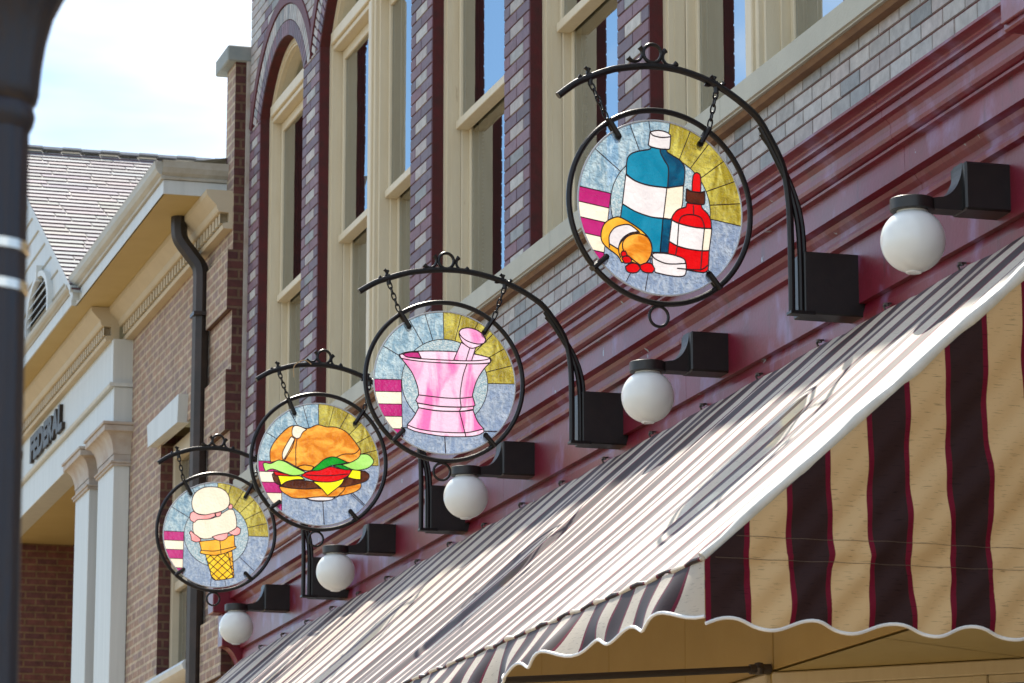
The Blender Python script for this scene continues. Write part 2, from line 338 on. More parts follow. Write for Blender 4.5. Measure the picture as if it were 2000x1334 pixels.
M['capital'] = mat('rust_stained_capital', (0.50, 0.49, 0.46), 0.7, (0.36, 0.28, 0.22), 7, 0.9)
M['shingle'] = attr_mat('grey_shingle', 0.8, 0.003, 60, 0.1)
M['louvre'] = mat('white_louvre', (0.62, 0.66, 0.66), 0.5)
M['void'] = mat('dark_void', (0.012, 0.011, 0.010), 0.9)
M['letter'] = mat('bronze_letter', (0.035, 0.025, 0.018), 0.5)
M['copper'] = mat('dark_downspout', (0.030, 0.026, 0.024), 0.4, (0.05, 0.035, 0.03), 5, metallic=0.3)
M['lead'] = mat('lead_came', (0.040, 0.014, 0.022), 0.5)
M['capstone'] = mat('grey_capstone', (0.20, 0.24, 0.25), 0.7, (0.28, 0.30, 0.28), 5)
M['walk'] = mat('concrete_walk', (0.44, 0.30, 0.15), 0.85, (0.38, 0.26, 0.13), 1.5, 1.0, bump=0.002)
M['road'] = mat('asphalt', (0.20, 0.145, 0.08), 0.85, (0.16, 0.115, 0.065), 3, bump=0.003)
M['earth'] = mat('town_ground', (0.22, 0.18, 0.11), 0.9, (0.13, 0.14, 0.09), 0.2)
AG = {
 'ice': art_glass('rippled_ice_glass', (0.25, 0.44, 0.60), (0.56, 0.74, 0.84), 36, 0.30, (1, 1, 0.5), 0.012, 55, 0.16),
 'stipple': art_glass('stippled_ice_glass', (0.34, 0.54, 0.66), (0.72, 0.85, 0.90), 75, 0.28, (1, 1, 1), 0.008, 120, 0.16),
 'lilac': art_glass('lilac_grey_glass', (0.27, 0.38, 0.58), (0.48, 0.59, 0.75), 34, 0.30, (1, 1, 0.5), 0.010, 60, 0.14),
 'gold': art_glass('olive_gold_glass', (0.38, 0.30, 0.02), (0.72, 0.64, 0.12), 17, 0.30, (1, 1, 0.4), 0.010, 50, 0.12),
 'magenta': art_glass('magenta_glass', (0.42, 0.01, 0.15), (0.48, 0.02, 0.19), 8, 0.05),
 'cream': art_glass('cream_glass', (0.80, 0.71, 0.57), (0.86, 0.78, 0.66), 6, 0.02, gloss=0.06),
 'white': art_glass('white_glass', (0.68, 0.65, 0.68), (0.80, 0.77, 0.80), 5, 0.02, gloss=0.06),
 'teal': art_glass('teal_glass', (0.0, 0.19, 0.33), (0.01, 0.24, 0.40), 9, 0.05, gloss=0.08),
 'deepblue': art_glass('deep_blue_glass', (0.0, 0.045, 0.11), (0.0, 0.10, 0.20), 12, 0.05, gloss=0.08),
 'red': art_glass('red_glass', (0.60, 0.002, 0.004), (0.68, 0.006, 0.008), 6, 0.05, gloss=0.06),
 'brown': art_glass('brown_glass', (0.05, 0.012, 0.006), (0.09, 0.02, 0.01), 9, 0.02, gloss=0.06),
 'amber': art_glass('amber_glass', (0.78, 0.34, 0.02), (0.90, 0.48, 0.05), 8, 0.05, gloss=0.06),
 'amber2': art_glass('yellow_amber_glass', (0.90, 0.52, 0.02), (0.95, 0.64, 0.04), 8, 0.05, gloss=0.06),
 'orange': art_glass('orange_streaky_glass', (0.62, 0.19, 0.012), (0.88, 0.42, 0.06), 10, 0.05, (1, 1, 1.8), gloss=0.06),
 'pink': art_glass('pink_streaky_glass', (0.78, 0.17, 0.46), (0.80, 0.55, 0.74), 7, 0.03, (1, 1.6, 0.45), gloss=0.06, lo=0.38, hi=0.56),
 'pinklight': art_glass('pale_pink_glass', (0.84, 0.34, 0.58), (0.86, 0.64, 0.80), 9, 0.03, (1, 1.6, 0.6), gloss=0.06, lo=0.36, hi=0.52),
 'patty': art_glass('dark_brown_glass', (0.055, 0.012, 0.004), (0.12, 0.035, 0.012), 12, 0.02, gloss=0.06),
 'yellow': art_glass('yellow_glass', (0.92, 0.82, 0.01), (0.94, 0.86, 0.02), 6, 0.03, gloss=0.05),
 'green': art_glass('green_glass', (0.0, 0.24, 0.015), (0.01, 0.34, 0.02), 10, 0.05, gloss=0.06),
 'lime': art_glass('lime_glass', (0.34, 0.72, 0.14), (0.44, 0.80, 0.22), 8, 0.05, gloss=0.06),
 'salmon': art_glass('salmon_glass', (0.88, 0.32, 0.32), (0.90, 0.42, 0.42), 8, 0.03, gloss=0.06),
}
M['jamb2'] = mat('hood_paint', (0.11, 0.012, 0.020), 0.6, (0.08, 0.01, 0.016), 8, bump=0.001)
M['hood'] = M['jamb2']
M['sillbrown'] = mat('brown_moulding', (0.26, 0.15, 0.07), 0.7, (0.18, 0.10, 0.05), 8)  # brown of the moulding strip under the sill
M['rim'] = mat('clear_acrylic_rim', (0.55, 0.58, 0.62), 0.15, spec=0.9)
M['stitch'] = mat('stitching_thread', (0.14, 0.10, 0.075), 0.8)
M['gut'] = mat('weathered_gutter', (0.46, 0.47, 0.44), 0.55, (0.36, 0.34, 0.28), 4, 0.9, stretch=(.6, 3, 3))
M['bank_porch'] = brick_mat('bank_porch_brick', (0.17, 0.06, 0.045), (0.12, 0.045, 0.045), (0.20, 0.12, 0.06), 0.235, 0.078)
M['ridge'] = mat('ridge_shingle', (0.50, 0.50, 0.50), 0.8, (0.42, 0.42, 0.43), 9)
M['straw'] = mat('dry_straw', (0.55, 0.38, 0.20), 0.7)
ART={
 1:([
('bottle','teal',[(-43,260),(-51,249),(-101,236),(-137,220),(-155,192),(-159,130),(-117,104),(-52,90),(34,88),(39,173),(21,206),(3,238),(0,256)]),
('bottle','deepblue',[(1,256),(3,238),(21,206),(39,173),(34,87),(78,91),(111,106),(117,167),(112,194),(94,216),(65,230),(36,245),(30,258)]),
('bottle','teal',[(-178,-3),(-118,-31),(-46,-48),(11,-51),(-4,-201),(-44,-203),(-54,-153),(-97,-120),(-140,-94),(-188,-68)]),
('bottle','deepblue',[(11,-51),(62,-46),(47,-124),(39,-199),(-4,-201)]),
('bottle','white',[(-161,127),(-117,103),(-52,89),(31,87),(13,-49),(-46,-48),(-118,-31),(-178,-3)]),
('bottle','cream',[(31,87),(109,104),(99,3),(55,-46),(13,-49)]),
('bottle','white',[(-46,328),(-6,338),(33,333),(50,323),(51,314),(46,265),(36,258),(-7,257),(-43,262),(-54,268)]),
('dropper_bottle','red',[(149,75),(151,123),(158,158),(173,169),(188,162),(192,134),(190,79)]),
('dropper_bottle','brown',[(123,92),(147,83),(189,82),(210,89),(209,40),(197,29),(142,29),(119,38)]),
('dropper_bottle','red',[(124,29),(120,11),(80,-6),(56,-35),(52,-53),(85,-65),(156,-75),(239,-74),(237,-39),(222,-10),(197,12),(193,28)]),
('dropper_bottle','red',[(39,-148),(77,-165),(133,-174),(194,-176),(227,-172),(222,-257),(197,-271),(117,-266),(114,-226),(75,-209),(33,-203)]),
('dropper_bottle','white',[(52,-53),(85,-65),(77,-165),(39,-148)]),
('dropper_bottle','white',[(85,-65),(156,-75),(206,-76),(194,-176),(133,-174),(77,-165)]),
('dropper_bottle','cream',[(206,-76),(241,-73),(237,-107),(227,-172),(194,-176)]),
('pill_bottle','amber',[(-246,-83),(-211,-65),(-182,-65),(-118,-95),(-68,-129),(-44,-166),(-44,-206),(-62,-245),(-98,-264),(-134,-254),(-155,-259),(-184,-259),(-201,-233),(-254,-198),(-275,-173),(-277,-140),(-266,-105)]),
('pill_bottle','white',[(-204,-105),(-168,-93),(-140,-94),(-103,-117),(-154,-135),(-186,-165),(-199,-203),(-240,-183),(-240,-150),(-225,-122)]),
('pill_bottle','orange',[(-179,-185),(-169,-157),(-140,-135),(-97,-127),(-61,-140),(-44,-172),(-44,-209),(-66,-248),(-94,-266),(-134,-241),(-169,-214)]),
('bottle_cap','white',[(-42,-213),(-26,-205),(31,-203),(96,-214),(116,-232),(116,-280),(95,-297),(38,-298),(-27,-290),(-39,-259)]),
('pill','red',[(-187,-222),(-180,-210),(-165,-209),(-158,-223),(-166,-234),(-182,-234)]),
('pill','red',[(-183,-242),(-169,-231),(-148,-230),(-136,-244),(-144,-258),(-169,-262)]),
('pill','red',[(-166,-276),(-141,-260),(-112,-260),(-96,-278),(-113,-297),(-145,-301),(-161,-293)]),
('pill','red',[(-98,-264),(-69,-252),(-44,-254),(-29,-275),(-41,-293),(-73,-294),(-93,-284)]),
  ],[
[(-46,328),(-32,313),(8,308),(51,315)],
[(155,21),(156,-21)],
[(85,-65),(95,-38),(120,-24),(156,-21),(189,-30),(203,-56),(206,-77)],
[(77,-165),(69,-204)],
[(194,-176),(186,-263)],
[(-42,-213),(-26,-231),(31,-247),(116,-238)],
[(-240,-187),(-239,-200)],
[(-187,-239),(-196,-216),(-194,-186),(-168,-150),(-140,-127),(-97,-120)],
[(75,-263),(182,-260),(219,-237)],
  ]),
 2:([
('mortar','pinklight',[(-237,130),(-192,146),(-68,157),(70,159),(174,150),(240,137),(244,119),(119,103),(-96,99),(-220,113)]),
('mortar','magenta',[(-216,136),(-179,145),(-139,147),(-123,116),(-206,118)]),
('pestle','pink',[(89,212),(104,202),(164,184),(143,116),(112,112),(48,115)]),
('mortar','pink',[(-240,123),(-220,109),(-96,98),(119,99),(223,106),(247,116),(209,76),(171,13),(150,-57),(150,-74),(88,-84),(2,-86),(-136,-77),(-143,-30),(-171,37),(-206,83)]),
('mortar','pinklight',[(-240,130),(-220,132),(-192,118),(-96,113),(112,114),(209,123),(244,135),(249,123),(230,108),(119,99),(-96,98),(-220,109),(-240,121)]),
('mortar','pink',[(-136,-144),(-33,-156),(88,-153),(152,-143),(175,-200),(209,-239),(113,-263),(-32,-265),(-135,-255),(-196,-236),(-163,-195)]),
('mortar','pinklight',[(-196,-236),(-135,-255),(-32,-265),(113,-263),(209,-239),(209,-256),(175,-274),(113,-284),(-11,-287),(-135,-272),(-193,-254)]),
('mortar','pink',[(-136,-77),(2,-86),(85,-84),(150,-74),(161,-111),(154,-122),(88,-130),(-33,-131),(-143,-119),(-151,-105)]),
('mortar','pinklight',[(-143,-120),(-33,-132),(88,-131),(155,-122),(154,-139),(88,-152),(-33,-155),(-136,-144)]),
('pestle','pinklight',[(75,257),(80,239),(94,212),(118,192),(146,182),(184,196),(221,221),(216,242)]),
('pestle','pink',[(75,263),(90,281),(125,289),(167,281),(202,259),(218,229),(209,211),(174,206),(125,217),(90,239)]),
  ],[
[(119,99),(97,30),(83,-67),(88,-131),(81,-153),(95,-210),(114,-283)],
[(134,184),(113,114)],
[(-228,-252),(-195,-251)],
[(212,-251),(282,-250)],
[(2,-286),(8,-378)],
  ]),
 3:([
('cheeseburger','orange',[(-298,26),(-295,61),(-271,111),(-223,169),(-181,205),(-153,213),(-118,209),(-68,201),(-12,225),(44,215),(101,216),(165,191),(215,140),(247,96),(257,79),(251,36),(223,10),(174,5),(103,30),(46,20),(-23,-32),(-44,-55),(-93,-56),(-136,-37),(-213,-2),(-294,-16)]),
('cheeseburger','cream',[(-163,197),(-146,214),(-118,211),(-75,194),(-100,175),(-117,143),(-138,135),(-163,155)]),
('cheeseburger','cream',[(-170,147),(-148,134),(-176,73),(-206,16),(-219,2),(-222,43),(-201,93)]),
('cheeseburger','amber',[(-132,-37),(-94,-24),(-52,-26),(-30,-32),(-48,-55),(-86,-56)]),
('cheeseburger','orange',[(-239,-158),(-162,-168),(-64,-169),(10,-160),(56,-196),(133,-144),(260,-114),(257,-149),(211,-179),(119,-204),(7,-216),(-140,-227),(-189,-210),(-225,-187)]),
('cheeseburger','patty',[(-283,-89),(-272,-78),(-250,-94),(-227,-152),(-197,-130),(-142,-117),(-50,-120),(-15,-133),(6,-160),(-64,-168),(-162,-167),(-225,-156),(-267,-133)]),
('cheeseburger','patty',[(162,-90),(178,-86),(258,-97),(258,-44),(287,-46),(309,-63),(309,-84),(281,-110),(189,-138),(133,-148)]),
('cheeseburger','red',[(-275,-67),(-219,-79),(-163,-87),(-163,-94),(-247,-96),(-268,-84)]),
('cheeseburger','yellow',[(-250,-94),(-163,-94),(-114,-92),(-82,-111),(-142,-114),(-197,-130),(-227,-152)]),
('cheeseburger','yellow',[(206,-39),(258,-44),(258,-97),(217,-95),(178,-86)]),
('cheeseburger','yellow',[(-38,-120),(48,-120),(161,-90),(140,-130),(98,-167),(56,-202),(13,-156)]),
('cheeseburger','red',[(-107,-88),(-72,-65),(5,-48),(75,-26),(118,-36),(199,-40),(189,-68),(154,-94),(90,-117),(13,-121),(-51,-110)]),
('cheeseburger','green',[(-44,-55),(-9,-21),(39,20),(96,34),(160,11),(177,4),(139,-7),(75,-21),(5,-52)]),
('cheeseburger','green',[(89,-21),(139,-11),(220,-35),(160,-41)]),
('cheeseburger','lime',[(-339,-25),(-325,-19),(-290,-23),(-248,-1),(-206,-8),(-150,-37),(-76,-69),(-114,-85),(-163,-90),(-219,-75),(-282,-56),(-324,-73),(-335,-45)]),
('cheeseburger','lime',[(139,-11),(188,2),(237,29),(258,58),(301,58),(333,29),(333,5),(301,-25),(245,-40),(202,-36)]),
('cheeseburger','white',[(-70,-222),(14,-212),(102,-212),(77,-229),(21,-236),(-42,-234)]),
  ],[
[(-134,133),(-141,75),(-139,-33)],
[(-148,134),(-165,74),(-210,-2)],
[(103,30),(152,53),(216,59),(247,85),(251,96)],
[(-79,-83),(48,-83),(181,-66)],
[(27,-236),(38,-384)],
[(207,-180),(289,-255)],
[(119,-204),(154,-168),(165,-143)],
[(-71,-168),(-22,-161),(17,-164)],
  ]),
 4:([
('ice_cream_cone','amber2',[(-70,-158),(113,-129),(128,-300),(110,-314),(48,-327),(0,-331),(-24,-312),(-40,-257)]),
('ice_cream_cone','amber',[(84,-134),(113,-129),(128,-300),(122,-308)]),
('ice_cream_cone','amber',[(-115,-69),(11,-49),(125,-14),(129,-85),(140,-97),(131,-113),(45,-151),(-18,-161),(-97,-151),(-107,-140),(-99,-124)]),
('ice_cream_cone','cream',[(-157,73),(-125,86),(-54,88),(-7,102),(40,131),(87,160),(118,157),(135,106),(140,42),(117,18),(82,-3),(11,-25),(-36,-44),(-83,-50),(-123,-37),(-151,-14),(-160,25)]),
('ice_cream_cone','salmon',[(-183,-11),(-171,5),(-153,-14),(-123,-35),(-103,-52),(-107,-68),(-138,-73),(-168,-62),(-172,-31)]),
('ice_cream_cone','salmon',[(-27,-34),(19,-17),(82,-3),(78,-35),(43,-58),(3,-53)]),
('ice_cream_cone','salmon',[(82,-3),(125,22),(144,41),(168,27),(165,-5),(141,-20),(105,-14)]),
('ice_cream_cone','cream',[(-166,168),(-169,208),(-152,261),(-106,298),(-50,312),(21,306),(69,276),(90,224),(79,176),(39,147),(-23,129),(-71,117),(-118,121),(-150,137)]),
('ice_cream_cone','salmon',[(-181,96),(-177,124),(-158,138),(-118,118),(-71,117),(-12,132),(-7,110),(-54,88),(-125,82),(-149,62),(-176,77)]),
('ice_cream_cone','salmon',[(-8,130),(36,143),(28,115),(1,104)]),
('ice_cream_cone','salmon',[(79,176),(96,199),(112,189),(109,165),(87,160)]),
  ],[
[(-106,-128),(-19,-132),(44,-120),(138,-95)],
[(27,-56),(37,-150)],
[(-67,-194),(-30,-157)],
[(-55,-229),(25,-150)],
[(-40,-265),(84,-138)],
[(-28,-304),(114,-165)],
[(12,-330),(121,-225)],
[(67,-325),(126,-272)],
[(56,-147),(119,-205)],
[(9,-156),(123,-256)],
[(-38,-162),(126,-300)],
[(-57,-202),(83,-321)],
[(-42,-261),(36,-328)],
[(-28,-304),(0,-329)],
  ]),
}
# ================================================================ ground
g = MB(); g.poly([(-900, -900, -0.16), (1500, -900, -0.16), (1500, 900, -0.16), (-900, 900, -0.16)]); tag(g.build('ground', M['earth']), kind='structure')
g = MB(); g.box(-60, 140, 0.02, 3.6, -0.155, 0.0, bev=0.02); tag(g.build('pavement', M['walk']), kind='structure')
g = MB(); g.poly([(-60, 3.6, -0.15), (140, 3.6, -0.15), (140, 13.5, -0.15), (-60, 13.5, -0.15)]); tag(g.build('road', M['road']), kind='structure')
g = MB(); g.box(-60, 140, 13.5, 17, -0.155, 0.0, bev=0.02); tag(g.build('far_pavement', M['walk']), kind='structure')

# ================================================================ drugstore building
YB = -0.06                      # face of the brick
XE, XN = 26.96, 6.0             # far corner, near end
shop = tag(empty('shop_building', (16, -0.5, 0)), 'two storey shop of mauve and grey brick with arched cream windows and maroon cornice', 'building')
shop['_world'] = 1
def SP(mb, name, m, parent=None, **k): return mb.build(name, m, parent or shop, **k)
# openings: x0, x1, double?
WIN = [(24.99, 26.56, 0), (21.705, 24.445, 1), (19.45, 21.155, 0), (17.235, 18.91, 0), (13.955, 16.695, 1), (11.74, 13.415, 0), (8.46, 11.2, 1)]
SPR = 9.10                      # spring line
ARC = []
for x0, x1, d in WIN:
    h = (x1-x0)/2; k = 0.83 if d else 0.48; k = k*h/(1.37 if d else 0.785); R = math.hypot(h, k); ARC.append(((x0+x1)/2, SPR-k, R))
def arch_z(x):
    z = SPR
    for (x0, x1, d), (c, cz, R) in zip(WIN, ARC):
        if x0 < x < x1: z = max(z, cz+math.sqrt(max(R*R-(x-c)**2, 0)))
    return z
ZT = 11.6; SILL_T = 6.245; SILL_B = 6.09
# mortar core behind the bricks
mb = MB(); ym = YB-0.007
def quad(mb, x0, x1, z0, z1, y, mi=0, col=None): mb.poly([(x1, y, z0), (x0, y, z0), (x0, y, z1), (x1, y, z1)], mi, col)
quad(mb, XN, XE-0.004, 4.6, SILL_T, ym)
edges = [XE-0.004]
for x0, x1, d in WIN: edges += [x1, x0]
edges.append(XN)
for i in range(0, len(edges), 2):
    quad(mb, edges[i+1], edges[i], SILL_T, SPR, ym)
    a, b_ = edges[i+1], edges[i]; quad(mb, a, b_, SPR, ZT, ym)
for (x0, x1, d) in WIN:
    n = 40
    for k in range(n):
        a = x0+(x1-x0)*k/n; b_ = x0+(x1-x0)*(k+1)/n
        za, zb = arch_z(a+1e-5), arch_z(b_-1e-5)
        mb.poly([(b_, ym, zb), (a, ym, za), (a, ym, ZT), (b_, ym, ZT)])
        mb.poly([(b_, ym, zb), (b_, -0.145, zb), (a, -0.145, za), (a, ym, za)], 1)      # arch reveal
    quadz = [(x0, ym), (x0, -0.145)]
    for x in (x0, x1): mb.poly([(x, ym, SILL_T-.02), (x, -0.145, SILL_T-.02), (x, -0.145, SPR), (x, ym, SPR)], 1)
mb.poly([(XE-0.004, ym, 0), (XE-0.004, -9, 0), (XE-0.004, -9, ZT), (XE-0.004, ym, ZT)])
mb.poly([(XN, ym, 0), (XN, -9, 0), (XN, -9, ZT), (XN, ym, ZT)])
mb.poly([(XN, -9, 0), (XE-.004, -9, 0), (XE-.004, -9, ZT), (XN, -9, ZT)])
mb.poly([(XN, ym, ZT), (XE-.004, ym, ZT), (XE-.004, -9, ZT), (XN, -9, ZT)])
SP(mb, 'wall_core', [M['mortar'], M['jamb']])
# bricks, each one modelled
purples = [(0.17, 0.10, 0.135), (0.145, 0.095, 0.135), (0.19, 0.115, 0.15), (0.15, 0.11, 0.15), (0.18, 0.09, 0.12), (0.13, 0.10, 0.135)]
greys = [(0.42, 0.42, 0.41), (0.37, 0.375, 0.37), (0.45, 0.44, 0.42), (0.40, 0.37, 0.36), (0.27, 0.29, 0.30), (0.43, 0.40, 0.385)]
bk = MB()
def brick(x0, x1, z0, z1, col, y=YB, j=0.0042):
    if x1-x0 < 0.02: return
    x0 += j; x1 -= j; z0 += j; z1 -= j; e = 0.0025; b = len(bk.v); jit = random.uniform(-.001, .001)
    bk.v.extend([(x0, ym, z0), (x1, ym, z0), (x1, ym, z1), (x0, ym, z1), (x0+e, y+jit, z0+e), (x1-e, y+jit, z0+e), (x1-e, y+jit, z1-e), (x0+e, y+jit, z1-e)])
    q_ = random.uniform(.85, 1.12); c = tuple(v*q_ for v in col)
    for q in ((4, 7, 6, 5), (0, 4, 5, 1), (1, 5, 6, 2), (2, 6, 7, 3), (3, 7, 4, 0)): bk.face([b+i for i in q], 0, c)
CH = 0.0785
piers = [(edges[i+1], edges[i]) for i in range(0, len(edges), 2)]
row = 0; z = SILL_T
while z < SPR-0.01:
    z1 = min(z+CH, SPR)
    for a, b_ in piers:
        wd = b_-a
        if wd < 0.45 and wd > 0.3:      # corner strip: one and a half bricks
            if row % 2: brick(a, a+wd*.55, z, z1, random.choice(purples)); brick(a+wd*.55, b_, z, z1, random.choice(purples))
            else: brick(a, a+.09, z, z1, random.choice(purples)); brick(a+.09, a+.30, z, z1, random.choice(greys)); brick(a+.30, b_, z, z1, random.choice(purples))
        elif wd < 0.8:
            if row % 2: brick(a, (a+b_)/2, z, z1, random.choice(purples)); brick((a+b_)/2, b_, z, z1, random.choice(purples))
            else:
                brick(a, a+wd*.24, z, z1, random.choice(purples)); brick(a+wd*.24, a+wd*.76, z, z1, random.choice(greys)); brick(a+wd*.76, b_, z, z1, random.choice(purples))
        else:
            x = a-(0.13 if row % 2 else 0)
            while x < b_: brick(max(x, a), min(x+.26, b_), z, z1, random.choice(purples if random.random() < .6 else greys)); x += .26
    z = z1; row += 1
# apron under the sill
z = SILL_B-CH*8; r = 0
while z < SILL_B-.01:
    x = XN-(0.115 if r % 2 else 0)
    while x < XE: brick(max(x, XN), min(x+.232, XE), z, z+CH, random.choice(greys)); x += .232
    z += CH; r += 1
# spandrels above the springing
z = SPR; r = 0
while z < ZT-.02:
    zm = z+CH/2; cuts = []
    for c, cz, R in ARC:
        q = (R+.30)**2-(zm-cz)**2
        if q > 0: cuts.append((c-math.sqrt(q), c+math.sqrt(q)))
    x = XN-(0.13 if r % 2 else 0)
    while x < XE:
        seg = [(max(x, XN), min(x+.262, XE))]
        for c0, c1 in cuts:
            ns_ = []
            for a, b_ in seg:
                if b_ <= c0 or a >= c1: ns_.append((a, b_))
                else:
                    if a < c0: ns_.append((a, c0))
                    if b_ > c1: ns_.append((c1, b_))
            seg = ns_
        pal = greys if (zm > 9.45 and random.random() < .75) or random.random() < .3 else purples
        col = random.choice(pal)
        for a, b_ in seg: brick(a, b_, z, z+CH, col)
        x += .262
    z += CH; r += 1
SP(bk, 'patterned_brick', M['brick'])
# arch rings of wedge bricks and the dark red hood over each arch
for i, ((x0, x1, d), (c, cz, R)) in enumerate(zip(WIN, ARC)):
    lo = (WIN[i+1][1]+x0)/2 if i+1 < len(WIN) else XN; hi = (WIN[i-1][0]+x1)/2 if i else XE
    a0 = math.asin((SPR-cz)/R); vr = MB(); hd = MB()
    cl = lambda x: min(max(x, lo+.001), hi-.001)
    for r0, r1, pal, y in ((R, R+.118, purples, YB+.002), (R+.122, R+.245, greys, YB+.002)):
        a0 = math.asin((SPR-cz)/((r0+r1)/2)); n = int((math.pi-2*a0)*r0/0.064)
        for k in range(n):
            t0 = a0+(math.pi-2*a0)*k/n+.0055; t1 = a0+(math.pi-2*a0)*(k+1)/n-.0055
            P = [(c+rr*math.cos(t), cz+rr*math.sin(t)) for rr, t in ((r0+.002, t0), (r1-.002, t0), (r1-.002, t1), (r0+.002, t1))]
            if all(p[0] <= lo or p[0] >= hi for p in P): continue
            q_ = random.uniform(.88, 1.1); col = tuple(v*q_ for v in random.choice(pal)); P = [(cl(p[0]), p[1]) for p in P]
            vr.poly([(p[0], y, p[1]) for p in P], 0, col)
            for q in range(4): A, B = P[q], P[(q+1) % 4]; vr.poly([(A[0], y, A[1]), (A[0], ym, A[1]), (B[0], ym, B[1]), (B[0], y, B[1])], 0, col)
    SP(vr, 'arch_ring', M['brick'])
    a0 = math.asin((SPR-cz)/(R+.3)); n = 48; pr = [(R+.25, YB-.005), (R+.252, YB+.012), (R+.343, YB+.012), (R+.345, YB-.005)]
    for k in range(n):
        t0 = a0+(math.pi-2*a0)*k/n; t1 = a0+(math.pi-2*a0)*(k+1)/n
        for (ra, ya), (rb, yb_) in zip(pr[:-1], pr[1:]):
            P = [(c+ra*math.cos(t0), ya, cz+ra*math.sin(t0)), (c+rb*math.cos(t0), yb_, cz+rb*math.sin(t0)), (c+rb*math.cos(t1), yb_, cz+rb*math.sin(t1)), (c+ra*math.cos(t1), ya, cz+ra*math.sin(t1))]
            if all(p[0] <= lo or p[0] >= hi for p in P): continue
            hd.poly([(cl(p[0]), p[1], p[2]) for p in P])
    SP(hd, 'arch_hood', M['hood'] if 'hood' in M else M['jamb2'])
# continuous stone sill in blocks
mb = MB(); x = XE
cuts = [26.96, 25.2, 23.1, 20.95, 20.35, 18.2, 15.35, 12.4, 9.2, 6.0]
for a, b_ in zip(cuts[:-1], cuts[1:]):
    b0 = len(mb.v); prof = [(-0.15, SILL_B), (0.018, SILL_B), (0.018, SILL_B+.008), (0.03, SILL_B+.012), (0.03, SILL_T-.03), (-0.03, SILL_T-.004), (-0.15, SILL_T)]
    mb.extr(prof, b_+.002, a-.002)
SP(mb, 'window_sill', M['sill'])
mb = MB(); mb.extr([(YB-.004, SILL_B-.022), (YB+.045, SILL_B-.022), (YB+.06, SILL_B-.004), (YB+.06, SILL_B-.0005), (YB-.004, SILL_B-.0005)], XN, XE); SP(mb, 'sill_moulding', M['sillbrown'] if 'sillbrown' in M else M['tan'])

# ---- windows
def casing_ring(mb, x0, x1, c, cz, R, ya, yb_, w, z0, arch=True, mi=0):
    """frame that follows the jambs and the arch, front at ya, back at yb_, w wide"""
    def loop(off):
        P = [(x1-off, z0), (x1-off, SPR)]
        if arch:
            h = (x1-x0)/2-off; r = R-off; a0 = math.acos(min(1, h/r)); P = [(x1-off, z0)]
            for k in range(33): t = a0+(math.pi-2*a0)*k/32; P.append((c+r*math.cos(t), cz+r*math.sin(t)))
            P.append((x0+off, z0))
        return P
    A, B = loop(0.0), loop(w); n = len(A)
    for k in range(n-1):
        a, b, d, e = A[k], A[k+1], B[k+1], B[k]
        mb.poly([(a[0], ya, a[1]), (b[0], ya, b[1]), (d[0], ya, d[1]), (e[0], ya, e[1])], mi)
        mb.poly([(e[0], ya, e[1]), (d[0], ya, d[1]), (d[0], yb_, d[1]), (e[0], yb_, e[1])], mi)
